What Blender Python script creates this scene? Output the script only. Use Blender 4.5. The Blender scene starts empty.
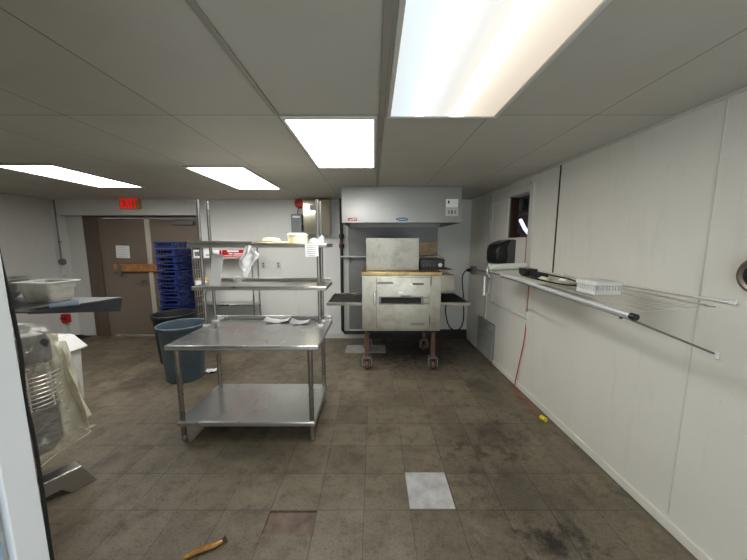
import bpy, bmesh, math, random
from mathutils import Matrix, Vector, noise
random.seed(7)
S = bpy.context.scene
COL = S.collection
PI = math.pi
# ------------------------------------------------------------------ camera
F = 290.0; P = math.radians(7.27); H = 1.65; CX, CY = 373.5, 280.0
cp, sp = math.cos(P), math.sin(P)
def ray(px, py):
    x = (px-CX)/F; v = (CY-py)/F
    return (x, cp+v*sp, v*cp-sp)
def atY(px, py, Y):
    d = ray(px, py); t = Y/d[1]; return Vector((d[0]*t, Y, H+d[2]*t))
def atX(px, py, X):
    d = ray(px, py); t = X/d[0]; return Vector((X, d[1]*t, H+d[2]*t))
def atZ(px, py, z):
    d = ray(px, py); t = (z-H)/d[2]; return Vector((d[0]*t, d[1]*t, z))
cam = bpy.data.cameras.new('camera'); camo = bpy.data.objects.new('camera', cam); COL.objects.link(camo)
camo.location = (0, 0, H); camo.rotation_euler = (PI/2-P, 0, 0)
cam.sensor_width = 36; cam.sensor_fit = 'HORIZONTAL'; cam.lens = F/747*36; cam.clip_start = 0.02
S.camera = camo

# ------------------------------------------------------------------ materials
MATS = {}
def nodes(name):
    m = bpy.data.materials.new(name); m.use_nodes = True
    nt = m.node_tree; b = nt.nodes['Principled BSDF']
    return m, nt, b
def lin(c):
    return tuple(((v/255)/12.92 if v/255 <= .04045 else ((v/255+.055)/1.055)**2.4) for v in c)
def N(nt, t, **kw):
    n = nt.nodes.new(t)
    for k, v in kw.items():
        if k in n.inputs.keys(): n.inputs[k].default_value = v
        else: setattr(n, k, v)
    return n
def ramp(nt, fac, stops):
    r = nt.nodes.new('ShaderNodeValToRGB'); e = r.color_ramp.elements
    while len(e) > 1: e.remove(e[-1])
    e[0].position, e[0].color = stops[0][0], (*stops[0][1], 1)
    for p, c in stops[1:]:
        k = e.new(p); k.color = (*c, 1)
    nt.links.new(fac, r.inputs['Fac']); return r.outputs['Color']
def mixc(nt, fac, a, b, blend='MIX'):
    n = nt.nodes.new('ShaderNodeMix'); n.data_type = 'RGBA'; n.blend_type = blend
    for sock, v in ((n.inputs['Factor'], fac), (n.inputs['A'], a), (n.inputs['B'], b)):
        if isinstance(v, (int, float)): sock.default_value = v
        elif isinstance(v, tuple): sock.default_value = (*v, 1)
        else: nt.links.new(v, sock)
    return n.outputs['Result']
def coords(nt, scale=(1, 1, 1), loc=(0, 0, 0), kind='Object'):
    tc = N(nt, 'ShaderNodeTexCoord'); mp = N(nt, 'ShaderNodeMapping')
    mp.inputs['Scale'].default_value = scale; mp.inputs['Location'].default_value = loc
    nt.links.new(tc.outputs[kind], mp.inputs['Vector']); return mp.outputs['Vector']
def world_coords(nt, scale=(1, 1, 1)):
    g = N(nt, 'ShaderNodeNewGeometry'); mp = N(nt, 'ShaderNodeMapping'); mp.inputs['Scale'].default_value = scale
    nt.links.new(g.outputs['Position'], mp.inputs['Vector']); return mp.outputs['Vector']
def noise_tex(nt, vec, scale, detail=4, rough=.55):
    n = N(nt, 'ShaderNodeTexNoise'); n.inputs['Scale'].default_value = scale
    n.inputs['Detail'].default_value = detail; n.inputs['Roughness'].default_value = rough
    nt.links.new(vec, n.inputs['Vector']); return n.outputs['Fac']
def bump(nt, b, fac, strength=.1, dist=.01):
    n = N(nt, 'ShaderNodeBump'); n.inputs['Strength'].default_value = strength; n.inputs['Distance'].default_value = dist
    nt.links.new(fac, n.inputs['Height']); nt.links.new(n.outputs['Normal'], b.inputs['Normal'])

def simple(name, rgb, rough=.5, metal=0., var=.12, scale=6., spec=.5):
    if name in MATS: return MATS[name]
    m, nt, b = nodes(name); c = lin(rgb); v = coords(nt)
    f = noise_tex(nt, v, scale, 5)
    lo = tuple(x*(1-var) for x in c); hi = tuple(min(1, x*(1+var)) for x in c)
    nt.links.new(ramp(nt, f, [(.3, lo), (.7, hi)]), b.inputs['Base Color'])
    b.inputs['Roughness'].default_value = rough; b.inputs['Metallic'].default_value = metal
    b.inputs['Specular IOR Level'].default_value = spec
    MATS[name] = m; return m
def paint(name, rgb, dirt=(150, 142, 128), amount=.5, rough=.55):
    m, nt, b = nodes(name); v = world_coords(nt); c = lin(rgb)
    big = noise_tex(nt, v, 1.3, 5, .6)
    base = ramp(nt, big, [(.3, tuple(x*.93 for x in c)), (.7, c)])
    sv = world_coords(nt, (5, 5, .7))
    st = noise_tex(nt, sv, 2.2, 6, .65)
    fac = ramp(nt, st, [(.56, (0, 0, 0)), (.8, (amount,)*3)])
    col = mixc(nt, fac, base, lin(dirt))
    sp_ = noise_tex(nt, v, 30, 2, .5)
    f2 = ramp(nt, sp_, [(.75, (0, 0, 0)), (.79, (amount,)*3)])
    col = mixc(nt, f2, col, lin((90, 84, 76)))
    nt.links.new(col, b.inputs['Base Color']); b.inputs['Roughness'].default_value = rough
    bump(nt, b, noise_tex(nt, v, 60, 3), .08, .004)
    MATS[name] = m; return m
def steel(name, rgb=(185, 183, 178), rough=.32, brush=(2, 90, 90), stain=None, amount=.0, metal=.95):
    m, nt, b = nodes(name); c = lin(rgb); v = coords(nt, brush); v2 = coords(nt)
    f = noise_tex(nt, v, 3, 3, .5); g = noise_tex(nt, v2, 2.2, 2, .5)
    col = ramp(nt, f, [(.3, tuple(x*.9 for x in c)), (.7, c)])
    col = mixc(nt, ramp(nt, g, [(.35, (0, 0, 0)), (.75, (.3,)*3)]), col, tuple(x*.78 for x in c))
    if stain: col = mixc(nt, ramp(nt, noise_tex(nt, v2, 7, 5, .6), [(.48, (0, 0, 0)), (.74, (amount,)*3)]), col, lin(stain))
    nt.links.new(col, b.inputs['Base Color']); b.inputs['Metallic'].default_value = metal
    r = ramp(nt, g, [(.3, (rough*.9,)*3), (.7, (rough*1.15,)*3)]); nt.links.new(r, b.inputs['Roughness'])
    MATS[name] = m; return m
def emis(name, rgb, s):
    m, nt, b = nodes(name); b.inputs['Base Color'].default_value = (*lin(rgb), 1)
    b.inputs['Emission Color'].default_value = (*lin(rgb), 1); b.inputs['Emission Strength'].default_value = s
    MATS[name] = m; return m

M_wall = paint('painted_wall', (220, 220, 214), amount=.2)
M_wallr = paint('painted_board_wall', (226, 223, 212), amount=.18)
M_jamb = paint('flecked_white_paint', (238, 240, 242), amount=.75, dirt=(120, 110, 100))
M_jambblue = paint('pale_blue_paint', (160, 190, 215), amount=.3)
M_trimw = paint('trim_paint', (208, 207, 200), amount=.5)
M_door = paint('brown_door_paint', (132, 117, 104), dirt=(95, 84, 74), amount=.4, rough=.45)
M_frame = paint('dark_brown_frame_paint', (104, 89, 77), dirt=(70, 60, 52), amount=.4, rough=.45)
M_post = paint('worn_cream_post', (205, 198, 180), amount=.8, dirt=(130, 115, 95))
M_block = paint('grey_block_paint', (165, 165, 160), amount=.8, dirt=(95, 92, 88))
M_steel = steel('brushed_stainless', (196, 195, 191), .30)
M_table = steel('worn_stainless_top', (205, 205, 203), .27, (90, 3, 90), metal=.85)
M_tube = steel('stainless_tube', (165, 162, 156), .28, (60, 60, 4))
M_hood = steel('hood_stainless', (156, 155, 151), .40, (2, 60, 60))
M_oven = steel('oven_stainless', (176, 171, 156), .30, (60, 60, 3), (112, 90, 56), .45)
M_ovent = steel('heat_tinted_steel', (185, 160, 110), .38, (60, 60, 3), (120, 74, 28), .85)
M_rust = steel('rusty_steel', (120, 84, 70), .6, (30, 30, 30), (80, 50, 40), .8, .5)
M_dull = steel('dull_galvanised', (140, 140, 138), .5, (20, 20, 20), metal=.8)
M_chrome = steel('chrome', (205, 205, 205), .15, (5, 5, 5))
M_brass = steel('polished_cabinet_steel', (196, 190, 168), .16, (60, 60, 2))
M_black = simple('black_plastic', (24, 24, 25), .3)
M_blackr = simple('black_rubber', (18, 18, 18), .7)
M_darkgrey = simple('dark_grey_plastic', (70, 71, 76), .45)
M_white = simple('white_plastic', (226, 225, 220), .4, var=.05)
M_paper = simple('white_paper', (250, 250, 248), .9, var=.03)
M_ink = simple('grey_ink', (110, 110, 112), .9)
M_print = simple('faint_print', (175, 175, 178), .9)
M_red = simple('red_enamel', (190, 26, 34), .4)
M_blue = simple('blue_crate_plastic', (28, 46, 104), .42)
M_canb = simple('black_bin_plastic', (34, 34, 36), .5)
M_cang = simple('slate_grey_bin_plastic', (82, 98, 108), .5)
M_shelfblk = simple('dark_laminate', (58, 60, 66), .3)
M_wood = simple('orange_pine', (176, 122, 72), .55, var=.3, scale=14)
M_beige = simple('beige_board', (222, 205, 175), .8, var=.08)
M_yellow = simple('yellow_plug', (232, 212, 30), .4)
M_orange = simple('orange_red_cord', (170, 66, 44), .5)
M_yel = simple('pale_yellow_plastic', (238, 234, 188), .4, var=.06)
M_lblue = simple('pale_blue_handle', (160, 180, 205), .4)
M_bpipe = simple('black_pipe', (30, 29, 29), .5)
M_grey = simple('grey_enamel', (118, 122, 122), .45)
M_tan = simple('tan_kraft', (196, 160, 110), .8)
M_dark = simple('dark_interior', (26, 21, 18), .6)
M_badge = simple('teal_blue_badge', (20, 96, 135), .35)
M_cloth = simple('white_cotton', (250, 250, 248), .95, var=.05, scale=20)
M_amber = simple('amber_brown_wrapper', (165, 115, 45), .25, var=.5, scale=25)
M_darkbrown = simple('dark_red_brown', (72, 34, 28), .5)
M_silver = steel('white_metal_rail', (222, 222, 220), .35, (4, 4, 4), metal=.3)
M_wire = steel('nickel_wire', (222, 214, 204), .3, (9, 9, 9), metal=.5)

def m_floor():
    m, nt, b = nodes('quarry_tile_floor'); v = world_coords(nt)
    T = .29
    br = N(nt, 'ShaderNodeTexBrick'); br.offset = 0; br.squash = 1
    mp = N(nt, 'ShaderNodeMapping'); mp.inputs['Location'].default_value = (.06+T*20, -1.61+T*20, 0)
    nt.links.new(v, mp.inputs['Vector']); nt.links.new(mp.outputs['Vector'], br.inputs['Vector'])
    for k, val in (('Scale', 1), ('Brick Width', T), ('Row Height', T), ('Mortar Size', .003), ('Mortar Smooth', .6), ('Bias', -.1)):
        br.inputs[k].default_value = val
    br.inputs['Color1'].default_value = (*lin((119, 109, 91)), 1)
    br.inputs['Color2'].default_value = (*lin((100, 90, 74)), 1)
    br.inputs['Mortar'].default_value = (*lin((44, 38, 32)), 1)
    col = br.outputs['Color']
    n1 = noise_tex(nt, v, 1.1, 6, .62); n2 = noise_tex(nt, v, 9, 8, .7); n3 = noise_tex(nt, v, 70, 4, .6)
    col = mixc(nt, ramp(nt, n1, [(.40, (0, 0, 0)), (.68, (.55,)*3)]), col, lin((126, 116, 97)))
    col = mixc(nt, ramp(nt, n2, [(.50, (0, 0, 0)), (.72, (.65,)*3)]), col, lin((70, 59, 48)))
    col = mixc(nt, ramp(nt, n3, [(.50, (0, 0, 0)), (.66, (.42,)*3)]), col, lin((50, 42, 33)))
    n5 = noise_tex(nt, v, 2.1, 8, .72)
    col = mixc(nt, ramp(nt, n5, [(.53, (0, 0, 0)), (.70, (.5,)*3)]), col, lin((146, 134, 114)))
    n6 = noise_tex(nt, v, 180, 2, .5)
    col = mixc(nt, ramp(nt, n6, [(.5, (0, 0, 0)), (.66, (.3,)*3)]), col, lin((54, 46, 36)))
    n4 = noise_tex(nt, v, 3.3, 7, .68)
    col = mixc(nt, ramp(nt, n4, [(.50, (0, 0, 0)), (.68, (.6,)*3)]), col, lin((70, 60, 49)))
    # grease-blackened patches, each in its own place; the widest paints under-oven shade too
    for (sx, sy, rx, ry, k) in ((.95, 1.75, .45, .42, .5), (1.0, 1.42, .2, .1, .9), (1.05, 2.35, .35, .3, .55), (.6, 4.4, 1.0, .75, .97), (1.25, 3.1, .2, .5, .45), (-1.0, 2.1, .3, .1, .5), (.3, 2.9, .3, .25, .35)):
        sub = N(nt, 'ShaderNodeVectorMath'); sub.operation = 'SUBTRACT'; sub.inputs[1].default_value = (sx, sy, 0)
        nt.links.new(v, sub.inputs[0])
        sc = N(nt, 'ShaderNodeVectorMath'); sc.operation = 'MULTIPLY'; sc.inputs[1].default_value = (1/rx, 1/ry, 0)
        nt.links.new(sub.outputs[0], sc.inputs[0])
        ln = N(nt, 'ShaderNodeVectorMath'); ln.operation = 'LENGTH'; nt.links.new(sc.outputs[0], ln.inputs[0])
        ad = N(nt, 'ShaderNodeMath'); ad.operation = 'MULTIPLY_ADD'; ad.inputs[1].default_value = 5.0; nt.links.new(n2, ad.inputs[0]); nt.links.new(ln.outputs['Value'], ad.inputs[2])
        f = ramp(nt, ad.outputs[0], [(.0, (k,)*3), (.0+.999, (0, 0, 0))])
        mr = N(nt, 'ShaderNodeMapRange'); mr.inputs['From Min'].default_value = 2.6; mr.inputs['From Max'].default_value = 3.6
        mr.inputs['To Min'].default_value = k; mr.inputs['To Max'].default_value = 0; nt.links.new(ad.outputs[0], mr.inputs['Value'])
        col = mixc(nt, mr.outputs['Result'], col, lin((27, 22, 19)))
    nt.links.new(col, b.inputs['Base Color'])
    nt.links.new(ramp(nt, n2, [(.3, (.42,)*3), (.7, (.72,)*3)]), b.inputs['Roughness'])
    inv = N(nt, 'ShaderNodeMath'); inv.operation = 'SUBTRACT'; nt.links.new(n2, inv.inputs[0]); nt.links.new(br.outputs['Fac'], inv.inputs[1])
    bump(nt, b, inv.outputs[0], .35, .004)
    return m
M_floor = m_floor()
def m_ceiling():
    m, nt, b = nodes('ceiling_panels'); v = world_coords(nt)
    br = N(nt, 'ShaderNodeTexBrick'); br.offset = 0; br.squash = 1
    mp = N(nt, 'ShaderNodeMapping'); mp.inputs['Location'].default_value = (-.055+.595*20, -1.725+1.11*20, 0)
    nt.links.new(v, mp.inputs['Vector']); nt.links.new(mp.outputs['Vector'], br.inputs['Vector'])
    for k, val in (('Scale', 1), ('Brick Width', .595), ('Row Height', 1.11), ('Mortar Size', .0035), ('Mortar Smooth', .3)):
        br.inputs[k].default_value = val
    br.inputs['Color1'].default_value = (*lin((190, 187, 176)), 1); br.inputs['Color2'].default_value = (*lin((183, 180, 169)), 1)
    br.inputs['Mortar'].default_value = (*lin((120, 112, 100)), 1)
    col = mixc(nt, ramp(nt, noise_tex(nt, v, 2, 5, .6), [(.45, (0, 0, 0)), (.75, (.3,)*3)]), br.outputs['Color'], lin((160, 152, 138)))
    nt.links.new(col, b.inputs['Base Color']); b.inputs['Roughness'].default_value = .6
    inv = N(nt, 'ShaderNodeMath'); inv.operation = 'SUBTRACT'; inv.inputs[0].default_value = 1; nt.links.new(br.outputs['Fac'], inv.inputs[1])
    bump(nt, b, inv.outputs[0], .3, .004)
    return m
M_ceil = m_ceiling()
def m_diffuser(name, strength, tint):
    m, nt, b = nodes(name); v = coords(nt)
    sx = N(nt, 'ShaderNodeSeparateXYZ'); nt.links.new(v, sx.inputs[0])
    mr = N(nt, 'ShaderNodeMapRange'); mr.inputs['From Min'].default_value = -.28; mr.inputs['From Max'].default_value = .28
    nt.links.new(sx.outputs['X'], mr.inputs['Value'])
    if tint:   # an old two-tube fitting seen close: one cool tube, one warm tube through a ribbed lens
        s = [(.0, (.40, .44, .45)), (.10, (.42, .49, .54)), (.21, (.52, .58, .62)), (.27, (2.7, 2.9, 3.0)), (.33, (.54, .57, .57)), (.45, (.44, .44, .42)), (.56, (.52, .48, .42)), (.65, (6.4, 6.1, 5.6)), (.72, (.58, .52, .42)), (.86, (.44, .37, .28)), (1, (.36, .30, .22))]
        s = [(p, tuple(c/6.4 for c in cc)) for p, cc in s]
    else:
        s = [(.0, (.8, .8, .78)), (.3, (1, 1, .98)), (.5, (.92, .92, .9)), (.7, (1, 1, .98)), (1, (.8, .8, .78))]
    c = ramp(nt, mr.outputs['Result'], s)
    w = N(nt, 'ShaderNodeTexWave'); w.bands_direction = 'DIAGONAL'; w.inputs['Scale'].default_value = 28; nt.links.new(v, w.inputs['Vector'])
    if tint: c = mixc(nt, .12, c, w.outputs['Color'], 'MULTIPLY')
    nt.links.new(c, b.inputs['Emission Color']); b.inputs['Emission Strength'].default_value = strength
    b.inputs['Base Color'].default_value = (.7, .7, .7, 1); b.inputs['Roughness'].default_value = .4
    return m
def m_film(name, tint, body, alpha):
    m, nt, b = nodes(name); out = nt.nodes['Material Output']
    tr = N(nt, 'ShaderNodeBsdfTransparent'); tr.inputs['Color'].default_value = (*tint, 1)
    b.inputs['Base Color'].default_value = (*lin(body), 1); b.inputs['Roughness'].default_value = .14
    v = coords(nt); f = noise_tex(nt, v, 7, 5, .6)
    mx = N(nt, 'ShaderNodeMixShader'); nt.links.new(ramp(nt, f, [(.35, (alpha*.85,)*3), (.7, (min(1, alpha*1.12),)*3)]), mx.inputs['Fac'])
    nt.links.new(tr.outputs[0], mx.inputs[1]); nt.links.new(b.outputs[0], mx.inputs[2])
    gl = N(nt, 'ShaderNodeBsdfGlossy'); gl.inputs['Roughness'].default_value = .12; m2 = N(nt, 'ShaderNodeMixShader'); m2.inputs['Fac'].default_value = .13
    nt.links.new(mx.outputs[0], m2.inputs[1]); nt.links.new(gl.outputs[0], m2.inputs[2]); nt.links.new(m2.outputs[0], out.inputs['Surface'])
    bn = N(nt, 'ShaderNodeBump'); bn.inputs['Strength'].default_value = .9; bn.inputs['Distance'].default_value = .03
    nt.links.new(noise_tex(nt, v, 13, 4), bn.inputs['Height']); nt.links.new(bn.outputs['Normal'], b.inputs['Normal']); nt.links.new(bn.outputs['Normal'], gl.inputs['Normal'])
    return m
M_film = m_film('yellowed_clear_plastic', (.985, .975, .94), (228, 224, 208), .17)
M_bag = m_film('clear_bag_plastic', (.95, .98, .96), (205, 215, 208), .55)
M_tub = m_film('translucent_polypropylene', (.95, .95, .92), (226, 223, 212), .75)
M_lettered = M_paper
def m_glass():
    m, nt, b = nodes('window_glass'); b.inputs['Base Color'].default_value = (.9, .92, .95, 1); b.inputs['Roughness'].default_value = .03
    out = nt.nodes['Material Output']; tr = N(nt, 'ShaderNodeBsdfTransparent'); mx = N(nt, 'ShaderNodeMixShader'); gl = N(nt, 'ShaderNodeBsdfGlossy'); gl.inputs['Roughness'].default_value = .04
    mx.inputs['Fac'].default_value = .10
    nt.links.new(tr.outputs[0], mx.inputs[1]); nt.links.new(gl.outputs[0], mx.inputs[2]); nt.links.new(mx.outputs[0], out.inputs['Surface'])
    return m
M_glass = m_glass()

# ------------------------------------------------------------------ mesh helpers
WORLD = {}
class MB:
    """collects shapes (given in the frame M) and links them as ONE mesh object"""
    def __init__(self, M=None):
        self.bm = bmesh.new(); self.M = M or Matrix.Identity(4)
    def v(self, p): return self.bm.verts.new(self.M @ Vector(p))
    def face(self, vs):
        try: return self.bm.faces.new(vs)
        except ValueError: return None
    def box(self, x0, x1, y0, y1, z0, z1):
        c = [self.v(p) for p in ((x0,y0,z0),(x1,y0,z0),(x1,y1,z0),(x0,y1,z0),(x0,y0,z1),(x1,y0,z1),(x1,y1,z1),(x0,y1,z1))]
        for f in ((3,2,1,0),(4,5,6,7),(0,1,5,4),(1,2,6,5),(2,3,7,6),(3,0,4,7)): self.face([c[i] for i in f])
        return self
    def obox(self, c, size, R):
        hx, hy, hz = (s/2 for s in size); old = self.M
        self.M = old @ Matrix.Translation(c) @ R.to_4x4(); self.box(-hx,hx,-hy,hy,-hz,hz); self.M = old
        return self
    def prism(self, poly, axis, a, b):
        """extrude a 2D outline along axis ('x': outline is (y,z); 'y': (x,z); 'z': (x,y))"""
        def p3(p, t):
            return (t, p[0], p[1]) if axis == 'x' else ((p[0], t, p[1]) if axis == 'y' else (p[0], p[1], t))
        A = [self.v(p3(p, a)) for p in poly]; B = [self.v(p3(p, b)) for p in poly]
        self.face(A[::-1]); self.face(B); n = len(poly)
        for i in range(n): self.face([A[i], A[(i+1) % n], B[(i+1) % n], B[i]])
        return self
    def tube(self, pts, r, seg=10, closed=False):
        pts = [Vector(p) for p in pts]; n = len(pts); rings = []
        rr = r if isinstance(r, (list, tuple)) else [r]*n
        up = None
        for i, p in enumerate(pts):
            if closed: d = pts[(i+1) % n]-pts[i-1]
            else: d = (pts[min(i+1, n-1)]-pts[max(i-1, 0)])
            d.normalize()
            if up is None: up = Vector((0,0,1)) if abs(d.z) < .9 else Vector((1,0,0))
            a = d.cross(up).normalized(); bq = a.cross(d).normalized(); up = bq
            rings.append([self.v(p+rr[i]*(math.cos(2*PI*k/seg)*a+math.sin(2*PI*k/seg)*bq)) for k in range(seg)])
        m = n if closed else n-1
        for i in range(m):
            A, B = rings[i], rings[(i+1) % n]
            for k in range(seg): self.face([A[k], A[(k+1) % seg], B[(k+1) % seg], B[k]])
        if not closed: self.face(rings[0][::-1]); self.face(rings[-1])
        return self
    def lathe(self, prof, c=(0,0,0), seg=32, axis='z', sx=1, sy=1, caps=True):
        """profile of (radius, height) turned about an axis through c"""
        c = Vector(c); rings = []
        for (r, h) in prof:
            ring = []
            for k in range(seg):
                a = 2*PI*k/seg; u, w = r*math.cos(a)*sx, r*math.sin(a)*sy
                q = (u, w, h) if axis == 'z' else ((h, u, w) if axis == 'x' else (w, h, u))
                ring.append(self.v(c+Vector(q)))
            rings.append(ring)
        for A, B in zip(rings, rings[1:]):
            for k in range(seg): self.face([A[k], A[(k+1) % seg], B[(k+1) % seg], B[k]])
        if caps: self.face(rings[0][::-1]); self.face(rings[-1])
        return self
    def grid(self, fn, nu, nv, thick=0):
        """sheet of nu x nv cells, fn(u,v)->point; thick gives it a second side"""
        A = [[self.v(fn(i/nu, j/nv)) for j in range(nv+1)] for i in range(nu+1)]
        for i in range(nu):
            for j in range(nv): self.face([A[i][j], A[i+1][j], A[i+1][j+1], A[i][j+1]])
        if thick:
            self.bm.normal_update()
            B = [[self.bm.verts.new(A[i][j].co-A[i][j].normal*thick) for j in range(nv+1)] for i in range(nu+1)]
            for i in range(nu):
                for j in range(nv): self.face([B[i][j+1], B[i+1][j+1], B[i+1][j], B[i][j]])
            for i in range(nu):
                self.face([A[i][0], B[i][0], B[i+1][0], A[i+1][0]]); self.face([A[i+1][nv], B[i+1][nv], B[i][nv], A[i][nv]])
            for j in range(nv):
                self.face([A[0][j+1], B[0][j+1], B[0][j], A[0][j]]); self.face([A[nu][j], B[nu][j], B[nu][j+1], A[nu][j+1]])
        return self
    def build(self, name, mat, parent=None, bevel=0, label=None, fixn=True, angle=35, kind=None):
        bm = self.bm
        if fixn: bmesh.ops.recalc_face_normals(bm, faces=bm.faces)
        if parent is None:
            co = [v.co for v in bm.verts]
            base = Vector(((min(c.x for c in co)+max(c.x for c in co))/2, (min(c.y for c in co)+max(c.y for c in co))/2, min(c.z for c in co)))
            W = Matrix.Translation(base)
        else: W = WORLD[parent.name]
        bm.transform(W.inverted())
        me = bpy.data.meshes.new(name); bm.to_mesh(me); bm.free()
        for p in me.polygons: p.use_smooth = True
        me.set_sharp_from_angle(angle=math.radians(angle))
        me.materials.append(mat)
        o = bpy.data.objects.new(name, me); COL.objects.link(o)
        if parent is None: o.location = W.translation
        else: o.parent = parent
        WORLD[o.name] = W.copy()
        if bevel:
            b = o.modifiers.new('bevel', 'BEVEL'); b.width = bevel; b.segments = 2; b.limit_method = 'ANGLE'; b.angle_limit = math.radians(40)
        if label: o['label'] = label
        if kind: o['kind'] = kind
        return o
def thing(name, label, cat, loc=(0,0,0), rz=0, group=None):
    o = bpy.data.objects.new(name, None); COL.objects.link(o); o.empty_display_size = .1
    o.location = loc; o.rotation_euler = (0, 0, rz); o['label'] = label; o['category'] = cat
    if group: o['group'] = group
    WORLD[o.name] = Matrix.Translation(loc) @ Matrix.Rotation(rz, 4, 'Z')
    return o
def tag(o, label, cat, group=None, kind=None):
    o['label'] = label; o['category'] = cat
    if group: o['group'] = group
    if kind: o['kind'] = kind
    return o
def setting(name, loc=(0,0,0)):
    o = bpy.data.objects.new(name, None); COL.objects.link(o); o.location = loc; o['kind'] = 'structure'
    WORLD[o.name] = Matrix.Translation(loc); return o
def Wm(o): return WORLD[o.name]
def dup(root, loc, rz, label, group=None):
    r = root.copy(); COL.objects.link(r); r.location = loc; r.rotation_euler = (0, 0, rz); r['label'] = label
    if group: r['group'] = group
    WORLD[r.name] = Matrix.Translation(loc) @ Matrix.Rotation(rz, 4, 'Z')
    for ch in list(root.children):
        c = ch.copy(); COL.objects.link(c); c.parent = r
        for g in list(ch.children):
            d = g.copy(); COL.objects.link(d); d.parent = c
    return r
def struct(mb, name, mat, bevel=0): return mb.build(name, mat, None, bevel, kind='structure')
def bez(pts, n=8):
    """smooth curve through points (Catmull-Rom)"""
    pts = [Vector(p) for p in pts]; out = []
    for i in range(len(pts)-1):
        p0 = pts[max(i-1, 0)]; p1 = pts[i]; p2 = pts[i+1]; p3 = pts[min(i+2, len(pts)-1)]
        for k in range(n):
            t = k/n
            out.append(.5*((2*p1)+(p2-p0)*t+(2*p0-5*p1+4*p2-p3)*t*t+(3*p1-p0-3*p2+p3)*t**3))
    out.append(pts[-1]); return out
def letters(text, size, M, mat, name, parent, depth=.003, squeeze=1):
    cu = bpy.data.curves.new('lettering', 'FONT'); cu.body = text; cu.size = size; cu.extrude = depth/2; cu.align_x = 'CENTER'; cu.align_y = 'CENTER'; cu.offset = size*.02
    t = bpy.data.objects.new('lettering', cu); COL.objects.link(t); bpy.context.view_layer.update()
    me = bpy.data.meshes.new_from_object(t.evaluated_get(bpy.context.evaluated_depsgraph_get()))
    bpy.data.objects.remove(t)
    me.transform(Wm(parent).inverted() @ M @ Matrix.Diagonal((squeeze, 1, 1, 1)))
    me.materials.clear(); me.materials.append(mat); me.name = name
    o = bpy.data.objects.new(name, me); COL.objects.link(o); o.parent = parent; WORLD[o.name] = Wm(parent).copy(); return o

# ------------------------------------------------------------------ room
CZ = 2.36; YB = 4.9; XL = -5.35
def xw(y): return 1.62+(4.9-y)*.027          # the right wall stands a little askew
RWA = math.atan(.027)
# floor with a broken tile's pit
px0, px1, py0, py1 = -.640, -.354, 1.462, 1.606
fm = MB()
def rect(mb, x0, x1, y0, y1, z): mb.face([mb.v((x0,y0,z)), mb.v((x1,y0,z)), mb.v((x1,y1,z)), mb.v((x0,y1,z))])
for (a, b_, c, d) in ((XL-.2, px0, -1.6, 5.2), (px1, 2.0, -1.6, 5.2), (px0, px1, -1.6, py0), (px0, px1, py1, 5.2)):
    fm.box(a, b_, c, d, -.1, 0)
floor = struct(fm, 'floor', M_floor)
pit = MB(); pit.box(px0, px1, py0, py1, -.1, -.012)
pit.build('exposed_bed', simple('bare_mortar_bed', (112, 96, 86), .9, var=.3, scale=14), floor, label='bare reddish mortar bed where a floor tile is broken out')
struct(MB().box(XL-.2, 2.0, -1.6, 5.2, CZ, CZ+.08), 'ceiling', M_ceil)
# right wall, with the opening of the small window
wy0, wy1 = 0, 0
def wall_pt(px, py):
    """pixel on the right wall"""
    d = ray(px, py); t = (1.62+4.9*.027)/(d[0]+.027*d[1]); return Vector((d[0]*t, d[1]*t, H+d[2]*t))
RW = Matrix.Translation((xw(0), 0, 0)) @ Matrix.Rotation(RWA, 4, 'Z')   # local x<0 is into the room, y along the wall
RWi = RW.inverted()
def rw(px, py): return RWi @ wall_pt(px, py)
wa, wb = rw(508.5, 196), rw(530.5, 193); wc, wd = rw(507.5, 238), rw(529.5, 237)
oy0, oy1 = (wb.y+wd.y)/2, (wa.y+wc.y)/2; oz0, oz1 = (wc.z+wd.z)/2, (wa.z+wb.z)/2
wr = MB(RW)
wr.box(0, .12, -1.6, oy0, 0, CZ); wr.box(0, .12, oy1, 5.1, 0, CZ); wr.box(0, .12, oy0, oy1, 0, oz0); wr.box(0, .12, oy0, oy1, oz1, CZ)
struct(wr, 'wall_right', M_wallr)
# back wall with the door recess
xr0 = atY(62, 270, YB).x; xr1 = atY(203, 270, YB).x; zh = atY(130, 215, YB).z; YD = 5.06
bw = MB()
bw.box(XL-.12, xr0, YB, YB+.12, 0, CZ); bw.box(xr1, xw(YB)+.1, YB, YB+.12, 0, CZ); bw.box(xr0, xr1, YB, YB+.12, zh, CZ)
bw.box(xr0-.12, xr0, YB+.12, YD+.12, 0, CZ); bw.box(xr1, xr1+.12, YB+.12, YD+.12, 0, CZ)
dx0 = atY(89.5, 270, YD).x; dx1 = xr1
bw.box(xr0, dx0, YD, YD+.12, 0, CZ)
struct(bw, 'wall_back', M_wall)
struct(MB().box(XL-.12, XL, .45, YB, 0, CZ), 'wall_left', M_wall)
struct(MB().box(XL, -.80, .38, .5, 0, CZ), 'wall_front', M_wall)
struct(MB().box(-.80, -.655, -1.5, .485, 0, CZ), 'wall_near', M_jamb)
struct(MB().box(-3.05, -2.95, .5, 1.93, 0, CZ), 'wall_partition', M_wall)
struct(MB().box(-.8, -.3, -1.6, -1.5, 0, CZ).box(1.35, 2.0, -1.6, -1.5, 0, CZ).box(-.3, 1.35, -1.6, -1.5, 2.15, CZ), 'wall_rear', M_wall)  # unseen opening, added to let sky light into the near room
jt = MB(); jt.box(-.80, -.655, .485, .5, 0, CZ); jt.box(-.655, -.64, .452, .5, 0, CZ)
struct(jt, 'trim_1', M_jamb, .002)
struct(MB().box(-.655, -.643, .30, .440, 0, CZ), 'trim_2', M_jambblue, .002)
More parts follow.
